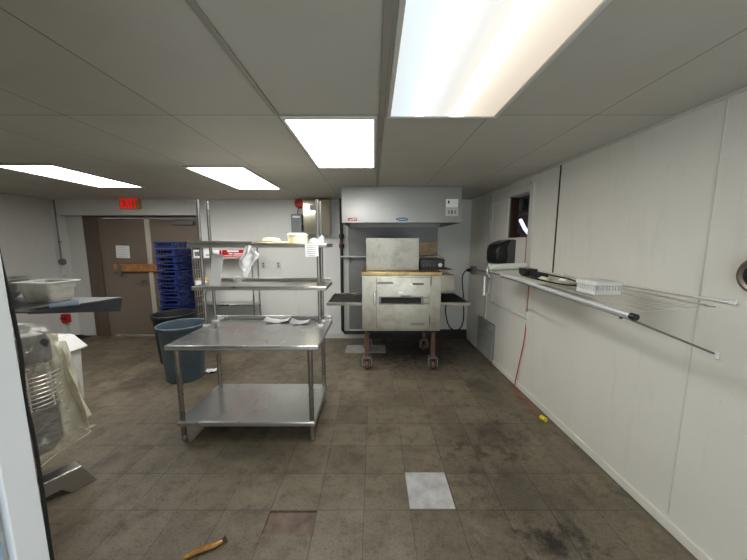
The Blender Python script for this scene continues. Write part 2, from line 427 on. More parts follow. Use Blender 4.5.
# baseboards
struct(MB(RW).box(-.014, 0, -1.4, 4.15, 0, .06), 'baseboard_right', M_wallr, .003)
struct(MB().box(xr1, -.2, YB-.012, YB, 0, .09), 'baseboard_back', M_trimw, .003)
struct(MB().box(-.1, 1.615, YB-.02, YB, 0, .16), 'trim_6', simple('under_oven_shade_strip', (26, 24, 23), .5))  # black strip paints the deep shade behind the oven onto the wall base
struct(MB().box(XL, XL+.012, .6, YB-.02, 0, .09), 'baseboard_left', M_trimw, .003)
# ceiling strip seams beside the lamps, ceiling cove on the right wall
struct(MB().box(-.55, -.525, -1.4, 1.72, CZ-.008, CZ), 'trim_3', paint('scuffed_seam_strip', (150, 145, 134), amount=.9, dirt=(70, 66, 60)), .002)
struct(MB().box(.03, .062, -1.4, 3.7, CZ-.008, CZ), 'trim_4', MATS['scuffed_seam_strip'], .002)
struct(MB(RW).box(-.02, 0, -1.4, 3.95, CZ-.018, CZ), 'trim_5', M_trimw, .003)
# seams and battens of the right wall
def batten(px, py0, py1, name, mat, w=.012, d=.006):
    a = rw(px, py0)
    return struct(MB(RW).box(-d, 0, a.y-w/2, a.y+w/2, .09, CZ-.02), name, mat)
s = rw(557, 220); struct(MB(RW).box(-.004, 0, s.y-.008, s.y+.008, rw(553, 275).z, CZ-.02), 'trim_7', simple('black_gap', (40, 36, 32), .8))
batten(705, 260, 300, 'trim_8', M_trimw, .006, .003)
s = rw(486, 300); struct(MB(RW).box(-.012, 0, s.y-.03, s.y+.03, .09, CZ-.05), 'trim_9', M_trimw, .003)
# ------------------------------------------------------------------ window in the right wall
w1 = setting('window_1', RW @ Vector((0, (oy0+oy1)/2, oz0)))
ty0 = rw(534.5, 200).y; ty1 = rw(492, 215).y; tz1 = CZ-.035
fr = MB(RW); fr.box(-.018, 0, ty0, oy0, oz0-.32, oz1+.07); fr.box(-.018, 0, oy0, ty1, oz1, oz1+.09); fr.box(-.018, 0, ty1-.05, ty1, .95, oz1)
fr.build('window_frame', M_trimw, w1, .003)
fr = MB(RW); fr.box(-.010, 0, oy1, ty1-.05, .95, oz1); fr.build('blank_panel', M_wallr, w1, .002)
fr = MB(RW); fr.box(-.014, 0, oy0, oy0+.02, 1.40, oz0); fr.build('red_edge_strip', simple('dull_red_edge', (150, 60, 50), .6), w1)
MB(RW).box(.012, .016, oy0, oy1, oz0, oz1).build('pane', M_glass, w1)
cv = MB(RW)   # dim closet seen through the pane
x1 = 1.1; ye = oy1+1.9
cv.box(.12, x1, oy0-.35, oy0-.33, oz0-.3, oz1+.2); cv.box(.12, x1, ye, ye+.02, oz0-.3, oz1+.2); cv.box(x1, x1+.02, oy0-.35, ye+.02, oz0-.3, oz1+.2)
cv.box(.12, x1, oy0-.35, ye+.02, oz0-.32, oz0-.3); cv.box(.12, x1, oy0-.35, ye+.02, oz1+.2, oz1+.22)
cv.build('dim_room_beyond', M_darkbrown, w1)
def beyond(px, py, lx):
    C0 = RWi @ Vector((0, 0, H)); q = RWi @ wall_pt(px, py); t = (lx-C0.x)/(q.x-C0.x); return C0.lerp(q, t)
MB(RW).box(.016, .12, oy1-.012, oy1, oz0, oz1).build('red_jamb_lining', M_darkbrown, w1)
cl = MB(RW)
for (px, py, w_, h_) in ((521, 208, .10, .07), (519, 216, .16, .035), (524, 203, .06, .10), (517, 229, .05, .12), (526, 214, .12, .03)):
    q = beyond(px, py, .42); cl.box(q.x-.04, q.x+.04, q.y-w_, q.y+w_, q.z-h_/2, q.z+h_/2)
cl.tube([beyond(516, 238, .42), beyond(518.5, 196, .42)], .014, 8); cl.tube([beyond(521, 238, .5), beyond(522, 196, .5)], .012, 8)
cl.build('clutter_beyond', M_dull, w1)
MB(RW).tube([beyond(520.5, 220, .34), beyond(525, 229, .34), beyond(530, 235, .34)], .022, 10).build('reflection_streak', emis('cool_reflection_glow', (200, 218, 255), 1.6), w1)  # added glowing bar standing in for a streak of reflected light
# framed panel below the ledge, blocked-up opening, round wall vent
a, b_ = rw(491, 276), rw(527, 318)
pf = thing('access_panel', 'white framed panel on the right wall below the far ledge', 'panel', RW @ Vector((0, (a.y+b_.y)/2, b_.z)), RWA)
y0, y1 = b_.y, rw(492, 295).y; z0, z1 = b_.z-.02, 1.29
MB(RW).box(-.006, 0, y0, y1, z0, z1).build('board', M_wallr, pf)
f_ = MB(RW)
for (p, q, r_, s_) in ((y0, y1, z0, z0+.03), (y0, y1, z1-.03, z1), (y0, y0+.03, z0+.03, z1-.03), (y1-.03, y1, z0+.03, z1-.03)): f_.box(-.016, 0, p, q, r_, s_)
f_.build('moulding', M_trimw, pf, .003)
a, b_ = rw(479, 315), rw(495, 363)
y1b, y0b, zt = rw(479, 330).y, rw(494.5, 340).y, a.z
bk = thing('block_infill', 'grey painted concrete block patch low on right wall beside the oven', 'block patch', RW @ Vector((0, (y0b+y1b)/2, 0)), RWA)
m_ = MB(RW); nz = 4; hz = (zt-.02)/nz
for k in range(nz):
    off = [0, .5, 1] if k % 2 == 0 else [0, .25, .75, 1]
    for u, w_ in zip(off, off[1:]):
        m_.box(-.03, 0, y0b+(y1b-y0b)*u+.004, y0b+(y1b-y0b)*w_-.004, .02+hz*k+.004, .02+hz*(k+1)-.004)
m_.build('block', M_block, bk, .005)
MB(RW).box(-.022, 0, y0b, y1b, 0.0, zt).build('mortar', simple('grey_mortar', (120, 118, 114), .9), bk)
vp_ = rw(757, 275)
rv = thing('round_vent', 'round grimy metal vent ring on right wall at the photo edge', 'vent', RW @ Vector((0, vp_.y-.01, vp_.z-.09)), RWA)
MB(RW).lathe([(.062, -.004), (.088, -.004), (.092, -.012), (.086, -.03), (.074, -.034), (.062, -.03), (.062, -.004)], (0, vp_.y-.035, vp_.z), 36, 'x', caps=False).build('collar', steel('grimy_collar', (150, 140, 130), .4, (9, 9, 9), (50, 40, 34), .8), rv)
MB(RW).lathe([(.062, -.004), (.062, -.006)], (0, vp_.y-.035, vp_.z), 36, 'x').build('dark_throat', M_dark, rv)
# ------------------------------------------------------------------ ceiling lamps
M_d1 = m_diffuser('near_lamp_lens', 6.4, True); M_d2 = m_diffuser('far_lamp_lens', 10.5, False)
def lamp(x0, x1, y0, y1, mat, label):
    t = thing('ceiling_light', label, 'ceiling light', ((x0+x1)/2, (y0+y1)/2, CZ), 0, 'recessed fluorescent ceiling lights')
    M = Wm(t); hx, hy = (x1-x0)/2, (y1-y0)/2
    f = MB(M)
    f.box(-hx, hx, -hy, -hy+.02, -.016, 0); f.box(-hx, hx, hy-.02, hy, -.016, 0); f.box(-hx, -hx+.02, -hy+.02, hy-.02, -.016, 0); f.box(hx-.02, hx, -hy+.02, hy-.02, -.016, 0)
    f.build('frame', M_trimw, t, .003)
    MB(M).box(-hx+.02, hx-.02, -hy+.02, hy-.02, -.009, -.002).build('diffuser', mat, t)
    return t
lamp(.075, .69, .54, 1.735, M_d1, 'big ceiling light nearest the camera, with one cool and one warm tube')
lamp(-.525, .02, 1.735, 2.83, M_d2, 'white ceiling light left of the extractor hood, second from the camera')
lamp(-1.77, -1.20, 2.80, 3.92, M_d2, 'white ceiling light above the shelves of the stainless work table')
lamp(-3.47, -2.90, 2.72, 3.80, M_d2, 'white ceiling light at far left in front of the exit sign')
# ------------------------------------------------------------------ double door and what is on it
d1 = setting('door_1', ((dx0+dx1)/2, YD, 0))
zt = atY(140, 218, YD).z; fx = atY(103, 270, YD).x; cxp = atY(151.5, 270, YD).x
MB().box(dx0, dx0+.06, YD-.02, YD+.1, 0, zt+.05).box(dx0+.06, fx, YD-.02, YD+.1, 0, zt+.05).box(fx, dx1, YD-.02, YD+.1, zt, zt+.06).box(dx1-.05, dx1, YD-.02, YD+.1, 0, zt).build('door_frame', M_frame, d1, .004)
MB().box(dx0, dx1, YD+.1, YD+.12, zt+.05, CZ).build('transom_board', M_wall, d1)
MB().box(fx+.004, cxp, YD, YD+.045, .01, zt-.004).build('door_leaf', M_door, d1, .003)
MB().box(cxp+.004, dx1-.054, YD, YD+.045, .01, zt-.004).build('door_leaf', M_door, d1, .003)
a, b_ = atY(146, 220, YD-.03), atY(157.5, 312, YD-.03)
MB().box(cxp-.03, cxp+.05, YD-.03, YD, .02, zt-.02).build('cover_strip', M_post, d1, .006, label='worn cream strip covering the meeting edge of the doors')
h = atY(145, 281, YD)
lv = MB(); lv.lathe([(.03, 0), (.03, -.012)], (h.x, YD, h.z), 20, 'y'); lv.tube([(h.x, YD, h.z), (h.x, YD-.06, h.z)], .010); lv.tube([(h.x, YD-.06, h.z), (h.x-.11, YD-.06, h.z-.004)], .010)
lv.lathe([(.022, 0), (.022, -.016)], (h.x+.01, YD, h.z-.07), 16, 'y'); lv.build('lever_handle', M_dull, d1)
c0, c1 = atY(168, 222, YD), atY(195, 222, YD)
cz = MB(); cz.box(c0.x+.12, c1.x, YD-.07, YD, c0.z-.05, c0.z+.01); cz.tube([(c0.x+.2, YD-.05, c0.z+.02), (c0.x-.05, YD-.14, c0.z+.04), (c0.x+.02, YD-.01, c0.z+.05)], .008); cz.build('door_closer', M_dull, d1, .006)
a, b_ = atY(114, 264, YD-.05), atY(164, 271.5, YD-.05)
br_ = thing('door_bar', 'orange pine board barring the brown double doors', 'door bar', ((a.x+b_.x)/2, YD-.05, b_.z))
MB().box(a.x, b_.x+.25, YD-.068, YD-.032, b_.z, a.z).build('board', M_wood, br_, .004)
k = atY(120, 270, YD-.07); hb = MB(); hb.box(k.x-.03, k.x+.025, YD-.075, YD, k.z-.08, k.z-.07+.0); hb.box(k.x-.03, k.x+.025, YD-.080, YD-.070, k.z-.08, k.z+.12); hb.box(k.x, k.x+.04, YD-.008, YD, k.z-.16, k.z-.06)
hb.build('bracket', M_dull, br_, .002)
a, b_ = atY(115.5, 245.5, YD), atY(130.5, 258, YD)
def sheet(name, label, cat, x0, x1, z0, z1, y, nlines, tilt=0):
    t = thing(name, label, cat, ((x0+x1)/2, y, z0)); M = Matrix.Translation(((x0+x1)/2, y, (z0+z1)/2)) @ Matrix.Rotation(tilt, 4, 'Y')
    hw, hh = (x1-x0)/2, (z1-z0)/2
    MB(M).grid(lambda u, v: (-hw+2*hw*u, -.004-.004*math.sin(u*3), -hh+2*hh*v), 6, 6, .001).build('paper', M_paper, t)
    l = MB(M); rs = random.Random(3)
    for i in range(nlines):
        z = hh*.7-2*hh*.75*i/max(1, nlines-1); w_ = hw*(.5+.35*rs.random())
        l.box(-w_, w_, -.0105, -.0095, z-.002, z+.002)
    l.build('printed_lines', M_print, t); return t
sheet('paper_notice', 'white printed notice taped to the left brown door', 'notice', a.x, b_.x, b_.z, a.z, YD, 5, math.radians(2))
# exit sign
a, b_ = atY(121.5, 197.2, YB), atY(142, 209.3, YB); cx_ = (a.x+b_.x)/2; z0, z1 = b_.z, min(a.z, CZ-.004)
ex = thing('exit_sign', 'lit red EXIT sign above the brown double doors', 'exit sign', (cx_, YB, z0))
MB().box(a.x, b_.x, YB-.06, YB, z0, z1).build('housing', simple('tan_sign_housing', (196, 160, 92), .5), ex, .006)
MB().box(a.x+.03, b_.x-.03, YB-.064, YB-.06, z0+.02, z1-.02).build('face', simple('sign_face', (186, 140, 96), .5), ex)
letters('EXIT', .215, Matrix.Translation((cx_, YB-.066, (z0+z1)/2)) @ Matrix.Rotation(PI/2, 4, 'X'), emis('sign_letter_glow', (250, 16, 30), .34), 'letters', ex, .004, .62)
# conduit with outlet on the strip left of the recess
a, b_ = atY(55, 200, YB-.015), atY(60, 260, YB-.015); cxm = (a.x+b_.x)/2
cd = thing('wall_conduit', 'grey conduit running down to an outlet left of the doors', 'conduit', (cxm, YB, b_.z-.2))
MB().tube([(cxm, YB-.014, CZ-.005), (cxm, YB-.014, b_.z)], .011, 12).box(cxm-.03, cxm+.03, YB-.012, YB, 1.66, 1.68).build('pipe', M_dull, cd)
MB().lathe([(.055, 0), (.055, -.035), (.045, -.045)], (cxm+.01, YB, b_.z-.03), 24, 'y').build('junction_box', M_dull, cd)
o_ = b_.z-.20; MB().box(cxm-.03, cxm+.04, YB-.010, YB, o_-.06, o_+.06).build('outlet_plate', M_white, cd, .004)
r0 = atY(67, 317.5, YB); 
rb = thing('red_pull_box', 'small red box on the back wall left of the doors, under the shelf', 'alarm box', (r0.x, YB, r0.z-.08))
MB().box(r0.x-.08, r0.x+.08, YB-.06, YB, r0.z-.08, r0.z+.07).build('body', M_red, rb, .012)
MB().box(r0.x-.045, r0.x+.045, YB-.075, YB-.06, r0.z-.02, r0.z+.015).build('pull_bar', simple('dark_red', (120, 16, 22), .4), rb, .004)
g0 = atZ(82, 337, 0)
m_ = MB(); m_.grid(lambda u, v: (g0.x-.13+.26*u, g0.y-.12+.14*v, .012+.045*math.sin(PI*u)*math.sin(PI*v)+.02*noise.noise((u*6, v*6, 1))*math.sin(PI*u)*math.sin(PI*v)), 14, 10, .008)
tag(m_.build('black_rag', M_blackr), 'small black rag on the floor left of the doors', 'rag')

# ------------------------------------------------------------------ left: shelf, tub, bowl, mixer
SZ = 1.30
A = atZ(122, 297, SZ); B = atZ(50, 308.5, SZ); dn = (B-A).normalized(); yn = 1.452; tN = (yn-A.y)/dn.y; C_ = A+dn*tN
sh = thing('wall_shelf', 'dark laminate shelf with a tapering front lip above the covered mixer', 'shelf', (-2.2, 1.5, SZ-.02))
MB().prism([(A.x, A.y), (-2.95, A.y), (-2.95, yn), (C_.x, C_.y)], 'z', SZ-.008, SZ).build('board', M_shelfblk, sh, .002)
lp = MB(); q = Vector((-dn.y, dn.x, 0)); q = q if q.x < 0 else -q
A2 = atY(118.5, 311.5, A.y-.01)
v0 = [(A.x, A.y, SZ-.0085), (C_.x, C_.y, SZ-.0085), (C_.x, C_.y, SZ-.012), (A.x-.02, A.y-.0, A2.z)]
P0 = [lp.v(p) for p in v0]; P1 = [lp.v(Vector(p)+q*.015) for p in v0]
lp.face(P0); lp.face(P1[::-1])
for i in range(4): lp.face([P0[i], P0[(i+1) % 4], P1[(i+1) % 4], P1[i]])
lp.build('front_lip', M_shelfblk, sh)
for y in (1.5, 1.8): MB().prism([(-2.95, SZ-.008), (-2.4, SZ-.008), (-2.95, SZ-.2)], 'y', y, y+.02).build('bracket', M_dull, sh)
# steel bowl
def wob(r): return r
bo = thing('mixing_bowl', 'stainless bowl with a broad rim on the dark shelf, behind the plastic tub', 'bowl', (-2.285, 1.74, SZ))
MB(Wm(bo)).lathe([(.05, 0), (.09, .02), (.122, .07), (.132, .125), (.145, .130), (.145, .136), (.130, .133), (.118, .072), (.086, .025), (.0, .012)], (0,0,0), 40, caps=False).build('bowl_body', M_steel, bo)
# tub
tb = thing('plastic_tub', 'translucent white rectangular tub on the dark shelf', 'tub', (-1.99, 1.752, SZ), math.radians(-4))
M = Wm(tb); w0, l0, hT = .080, .062, .115
def rr(w, l, z, r=.02, n=5):
    out = []
    for (sx, sy, a0) in ((1, 1, 0), (-1, 1, PI/2), (-1, -1, PI), (1, -1, 1.5*PI)):
        for k in range(n): a = a0+PI/2*k/(n-1); out.append((sx*(w-r)+r*math.cos(a), sy*(l-r)+r*math.sin(a), z))
    return out
def loft(mb, rings, cap0=True, cap1=True):
    R = [[mb.v(p) for p in r] for r in rings]; n = len(R[0])
    for X, Y in zip(R, R[1:]):
        for k in range(n): mb.face([X[k], X[(k+1) % n], Y[(k+1) % n], Y[k]])
    if cap0: mb.face(R[0][::-1])
    if cap1: mb.face(R[-1])
m_ = MB(M); loft(m_, [rr(w0, l0, .0), rr(w0+.006, l0+.005, .02), rr(w0+.018, l0+.014, hT*.65), rr(w0+.022, l0+.018, hT*.66), rr(w0+.026, l0+.02, hT), rr(w0+.023, l0+.017, hT), rr(w0+.014, l0+.011, hT*.65), rr(w0-.002, l0-.002, .004)])
m_.build('tub_body', M_tub, tb)
m_ = MB(M); o1, i1 = rr(w0+.042, l0+.034, hT), rr(w0+.022, l0+.016, hT)
loft(m_, [i1, o1, rr(w0+.042, l0+.034, hT+.006), rr(w0+.022, l0+.016, hT+.006), i1], False, False); m_.build('rim', M_white, tb)
# utensil
u0, u1, u2 = atZ(26, 311, SZ+.008), atZ(49, 306, SZ+.012), atZ(80, 303, SZ+.018)
u0 = atZ(27, 309.5, SZ+.008); u1 = atZ(49, 306, SZ+.010); u2 = atZ(79, 302.3, SZ+.014)
kn = thing('kitchen_knife', 'long thin blade with a pale blue handle lying before the tub', 'knife', (u1.x, u1.y, SZ))
MB().tube([u0, u0.lerp(u1, .5), u1], [.003, .008, .010], 6).build('blade', M_chrome, kn)
MB().tube([u1, u1.lerp(u2, .1), u1.lerp(u2, .6), u2], [.010, .014, .013, .015], 10).build('handle', M_lblue, kn)

# floor mixer
mx = thing('dough_mixer', 'grey floor mixer with wire bowl guard under a clear plastic cover', 'mixer', (-2.33, 1.62, 0))
bc = Vector((-2.32, 1.83, 0))
def legbar(mb, p, q, w, h0, h1, pad):
    p, q = Vector(p), Vector(q); d = (q-p).normalized(); L = (q-p).length
    R = Matrix(((d.y, d.x, 0), (-d.x, d.y, 0), (0, 0, 1)))
    old = mb.M; mb.M = Matrix.Translation((p.x, p.y, 0)) @ R.to_4x4()
    mb.prism([(0, h0), (L-pad*1.4, h0), (L-pad, .0), (L+.03, 0), (L-.035, h1), (0, h1)], 'x', -w/2, w/2); mb.M = old
b_ = MB(); legbar(b_, (-2.32, 1.32), (-2.0, 1.845), .10, .055, .155, .10); legbar(b_, (-2.50, 1.45), (-2.42, 1.86), .085, .05, .125, .09); b_.box(-2.62, -2.28, 1.22, 1.46, 0, .13)
b_.build('base', M_steel, mx, .006)
MB().prism([(-2.60, 1.26), (-2.43, 1.26), (-2.41, 1.44), (-2.58, 1.44)], 'z', .13, .86).build('column', M_grey, mx, .03)
fw = Vector((.38, .92, 0)).normalized(); rt = Vector((fw.y, -fw.x, 0))
Rh = Matrix(((rt.x, fw.x, 0), (rt.y, fw.y, 0), (0, 0, 1))); hc = Vector((-2.43, 1.62, 0))
hm = MB(Matrix.Translation((hc.x, hc.y, 0)) @ Rh.to_4x4())
loft(hm, [rr(.12, .34, .85, .05), rr(.135, .355, .87, .05), rr(.135, .355, 1.0, .05), rr(.12, .34, 1.05, .05), rr(.09, .31, 1.065, .05)])
hm.build('head', simple('dark_mixer_enamel', (52, 54, 57), .35), mx)
MB().lathe([(.03, 0), (.03, .28), (.06, .29), (.06, .36)], (bc.x, bc.y, .50), 20).build('spindle', M_chrome, mx)
g = MB(); 
for z in [.60+.028*i for i in range(8)]: g.tube([(bc.x+0.178*math.cos(a), bc.y+0.178*math.sin(a), z) for a in [2*PI*k/36 for k in range(36)]], .0035, 6, True)
for k in range(10): a = 2*PI*k/10; g.tube([(bc.x+0.178*math.cos(a), bc.y+0.178*math.sin(a), .58), (bc.x+0.178*math.cos(a), bc.y+0.178*math.sin(a), .84)], .004, 6)
g.build('wire_guard', M_wire, mx)
MB().lathe([(.04, .22), (.10, .235), (.145, .30), (.165, .44), (.17, .56), (.176, .565), (.176, .573), (.163, .57), (.158, .44), (.137, .31), (.09, .25), (0, .245)], (bc.x, bc.y, 0), 40, caps=False).build('bowl', steel('dark_steel_bowl', (120, 122, 124), .3, (4, 4, 60)), mx)
MB().tube([(-2.50, 1.40, .52), (bc.x-.2, bc.y-.06, .54), (bc.x-.2, bc.y+.05, .54)], .014, 8).build('bowl_yoke', M_grey, mx)
# its plastic cover: a draped, creased bag
def drape():
    m = MB(); nseg = 72; lv_ = [(1.115, .35), (1.112, .75), (1.09, .97), (1.04, 1.03), (.95, 1.06), (.82, 1.1), (.7, 1.14), (.58, 1.2), (.46, 1.26), (.34, 1.3), (.22, 1.32)]
    rings = []
    for i, (z, k) in enumerate(lv_):
        ring = []; low = max(0, (1.0-z)/.75)
        for s_ in range(nseg):
            a = 2*PI*s_/nseg; c, sn = math.cos(a), math.sin(a)
            rx, ry = .155*k, .375*k
            ex_ = 2/3.0
            x = rx*abs(c)**ex_*(1 if c > 0 else -1); y = ry*abs(sn)**ex_*(1 if sn > 0 else -1)
            x += .05*low*(1 if c > 0 else -1)*abs(c)
            f = 1+(.015+.05*low)*math.sin(a*9+1.3*math.sin(z*5))+.05*low*noise.noise((c*2, sn*2, z*3))
            x *= f; y *= f
            # the loose corner that hangs out towards the room
            bulge = max(0, math.cos(a-.9))**6*low
            x += .06*bulge; y += .0*bulge
            zz = z + (.10*bulge*low if i >= len(lv_)-3 else 0) + .01*noise.noise((c*3, sn*3, z*6))
            ring.append(m.v(Vector((hc.x, hc.y, 0))+x*rt+y*fw+Vector((0, 0, zz))))
        rings.append(ring)
    for X, Y in zip(rings, rings[1:]):
        for s_ in range(nseg): m.face([X[s_], X[(s_+1) % nseg], Y[(s_+1) % nseg], Y[s_]])
    m.face(rings[0])
    hem = [v.co.copy() for v in rings[-1]]
    return m, hem
m_, hem = drape()
pc = thing('plastic_cover', 'yellowed clear plastic cover draped over the floor mixer', 'plastic cover', (hc.x, hc.y, 0))
m_.build('sheet', M_film, pc, angle=80)
def fold(u, v):
    tl, tr, bl, br_q = atY(44, 334, 1.96), atY(65, 346, 2.0), atY(62, 440, 1.86), atY(96, 413, 1.94)
    p = tl.lerp(tr, u).lerp(bl.lerp(br_q, u), v)
    return p+Vector((.012*math.sin(u*13+v*3)+.02*noise.noise((u*3, v*4, 5)), .05*math.sin(u*10+2*v), .012*math.sin(u*9)*v))
MB().grid(fold, 30, 24, .0015).build('bunched_fold', m_film('creamy_folded_plastic', (.97, .96, .90), (232, 226, 204), .55), pc, angle=80)
MB().tube(hem, .004, 6, True).build('hem', simple('yellowed_hem', (205, 198, 168), .4), pc)
# ingredient bin
ib = thing('ingredient_bin', 'white plastic bin with a sloped flip lid beyond the covered mixer', 'bin', (-3.15, 2.66, 0))
m_ = MB(Wm(ib)); m_.prism([(-.20, .06), (.17, .06), (.20, .60), (.20, .62), (.10, .71), (-.2, .70)], 'y', -.16, .16); m_.build('body', M_white, ib, .015)
m_ = MB(Wm(ib)); m_.prism([(.24, .60), (.26, .62), (.12, .745), (.10, .712)], 'y', -.172, .172); m_.build('lid', M_white, ib, .006)
m_ = MB(Wm(ib)); m_.box(-.21, .10, -.172, .172, .712, .745); m_.build('rear_lid', M_white, ib, .006)
for sx in (-.15, .13):
    for sy in (-.11, .11): MB(Wm(ib)).lathe([(.03, -.012), (.03, .012)], (sx, sy, .03), 16, 'y').build('caster', M_blackr, ib)
# hanging black cable against the near wall end
m_ = MB(); m_.tube(bez([(-.668, .513, 2.30), (-.664, .512, 1.75), (-.650, .511, 1.52), (-.648, .511, 1.44), (-.651, .509, 1.36), (-.648, .511, 1.25), (-.652, .511, .9), (-.652, .511, .35)]), .003, 8)
tag(m_.build('black_cable', M_blackr), 'black cable hanging down the edge of the near white jamb', 'cable')

# ------------------------------------------------------------------ bins, crates
def can(x, y, mat, label, rz=0):
    t = thing('trash_can', label, 'trash can', (x, y, 0), rz, 'round trash cans by the work table'); M = Wm(t)
    MB(M).lathe([(.19, 0), (.2, .01), (.245, .62), (.262, .63), (.268, .645), (.268, .675), (.258, .682), (.247, .675), (.236, .62), (.19, .02), (0, .015)], (0,0,0), 48, caps=False).build('barrel', mat, t)
    for s_ in (-1, 1):
        m = MB(M); m.tube(bez([(s_*.255, -.06, .60), (s_*.315, -.055, .57), (s_*.32, 0, .56), (s_*.315, .055, .57), (s_*.255, .06, .60)]), .016, 8); m.build('handle', mat, t)
    return t
can(-2.33, 3.43, M_cang, 'slate grey round trash can beside the work table', math.radians(-14))
can(-2.80, 3.97, M_canb, 'black round trash can behind the slate grey one', math.radians(-14))
def crate():
    t = thing('stacking_crate', '', 'crate', (-3.19, 4.66, 0), 0, 'stack of blue plastic crates'); M = Wm(t)
    w, d, h = .152, .19, .092
    m = MB(M); m.box(-w+.012, w-.012, -d+.012, d-.012, 0, .008)
    for s_ in (-1, 1):      # front/back walls with a hand hole, side walls with slots
        y0, y1 = (s_*d-.006, s_*d+.006)
        m.box(-w, w, y0, y1, 0, .03); m.box(-w, -.105, y0, y1, .03, .074); m.box(.105, w, y0, y1, .03, .074); m.box(-w, w, y0, y1, .074, h)
        m.box(-w, w, s_*d-.02, s_*d+.02, h-.016, h)
        x0, x1 = (s_*w-.006, s_*w+.006)
        m.box(x0, x1, -d, d, 0, .02); m.box(x0, x1, -d, d, .074, h)
        for k in range(7): yy = -d+2*d*k/6; m.box(x0, x1, max(-d, yy-.021), min(d, yy+.021), 0.02, .074)
        m.box(s_*w-.02, s_*w+.02, -d, d, h-.016, h)
    m.build('basket', M_blue, t)
    for s_ in (-1, 1): MB(M).prism([(-.10, .012), (.10, .012), (.08, .03), (-.08, .03)], 'y', s_*d-.018, s_*d+.018).build('grip', M_blue, t)
    return t
cr0 = crate(); hC = .1125
names = ['topmost', 'second from the top', 'third from the top', 'fourth from the top', 'fifth from the top', 'sixth from the top', 'seventh from the top', 'eighth from the top', 'ninth from the top', 'tenth from the top', 'eleventh from the top', 'twelfth from the top', 'fourth from the floor', 'third from the floor', 'bottom']
for i in range(15):
    k = 14-i; lb = 'blue plastic crate, %s in the tall stack by the doors' % names[k]
    loc = (-3.19+.008*math.sin(i*2.1), 4.66+.006*math.cos(i*1.7), .0+i*hC*1.0); rz = math.radians(2.2*math.sin(i*1.3))
    if i == 0: cr0.location = loc; cr0.rotation_euler = (0, 0, rz); cr0['label'] = lb
    else: dup(cr0, loc, rz, lb)
# litter
def crumple(c, sx, sy, h, seed, thick=.003, rz=0):
    m = MB(Matrix.Translation(c) @ Matrix.Rotation(rz, 4, 'Z'))
    m.grid(lambda u, v: ((u-.5)*sx, (v-.5)*sy, thick+.002+h*(.5+.5*noise.noise((u*3+seed, v*3, seed)))+h*.4*noise.noise((u*9, v*9, seed))*.5), 14, 12, thick*.4); return m
g0 = atZ(211, 372, 0)
tag(crumple((g0.x, g0.y, 0), .13, .10, .04, 3.1).build('crumpled_paper', M_paper), 'crumpled white paper on the floor under the work table', 'paper')
q0 = atZ(210, 549, 0)
db = thing('wrapper', 'amber brown strip of wrapper on the floor at the bottom of photo', 'litter', (q0.x, q0.y, 0), math.radians(28))
MB(Wm(db)).tube([(-.12, 0, .012), (-.05, .004, .016), (.03, -.003, .015), (.062, .004, .014)], [.008, .014, .013, .008], 8).build('strip', M_amber, db)
MB(Wm(db)).tube([(.060, .004, .014), (.08, .010, .017)], [.008, .014], 8).build('torn_end', M_darkbrown, db)

# ------------------------------------------------------------------ stainless work table with over-shelves
TX0, TX1, TY0, TY1, TZ = -1.655, -.435, 2.20, 3.0, .845
wt = thing('work_table', 'stainless work table with undershelf and two raised shelves', 'table', ((TX0+TX1)/2, 2.55, 0))
m_ = MB(); m_.box(TX0, TX1, TY0, TY1, TZ-.012, TZ); m_.box(TX0, TX1, TY0, TY0+.012, TZ-.038, TZ-.012); m_.box(TX0, TX0+.012, TY0+.012, TY1, TZ-.038, TZ-.012); m_.box(TX1-.012, TX1, TY0+.012, TY1, TZ-.038, TZ-.012)
m_.build('table_top', M_table, wt, .006)
MB().box(TX0, TX1, TY1-.02, TY1+.005, TZ, TZ+.045).build('backsplash', M_table, wt, .005)
LX0, LX1, LY0, LY1 = -1.595, -.515, 2.26, 2.86
for (x, y) in ((LX0, LY0), (LX1, LY0), (LX0, LY1), (LX1, LY1)):
    lg = MB().tube([(x, y, .05), (x, y, TZ-.012)], .0205, 16).build('leg', M_tube, wt)
    MB().lathe([(.013, .0), (.02, .006), (.02, .035), (.014, .05)], (x, y, 0), 14).build('foot', M_dull, lg)
m_ = MB(); m_.box(LX0-.03, LX1+.03, LY0-.03, LY1+.03, .172, .18); 
for (a, b_, c, d) in ((LX0-.03, LX1+.03, LY0-.03, LY0-.022), (LX0-.03, LX1+.03, LY1+.022, LY1+.03), (LX0-.03, LX0-.022, LY0-.022, LY1+.022), (LX1+.022, LX1+.03, LY0-.022, LY1+.022)): m_.box(a, b_, c, d, .14, .172)
m_.build('undershelf', M_table, wt, .004)
PXL, PXR, PY0, PY1 = -1.637, -.525, 2.765, 2.93
for x in (PXL, PXR):
    for y in (PY0, PY1): 
        po = MB().tube([(x, y, TZ), (x, y, 2.05 if y == PY0 else 2.06)], .0155, 14).build('post', M_tube, wt)
        MB().lathe([(.035, TZ), (.035, TZ+.006), (.02, TZ+.02)], (x, y, 0), 16).build('flange', M_white, po)
def tier(z, x0, x1):
    m = MB(); m.box(x0, x1, 2.62, 3.0, z-.006, z); m.box(x0, x1, 2.62, 2.632, z-.036, z-.006); m.box(x0, x1, 2.988, 3.0, z-.036, z-.006); m.box(x0, x0+.012, 2.632, 2.988, z-.036, z-.006); m.box(x1-.012, x1, 2.632, 2.988, z-.036, z-.006)
    if z < 1.4: m.box(x0, x1, 2.985, 3.0, z, z+.035)
    m.build('raised_shelf', M_steel, wt, .004)
Z1, Z2 = 1.255, 1.645
tier(Z1, -1.665, -.432); tier(Z2, -1.68, -.42)
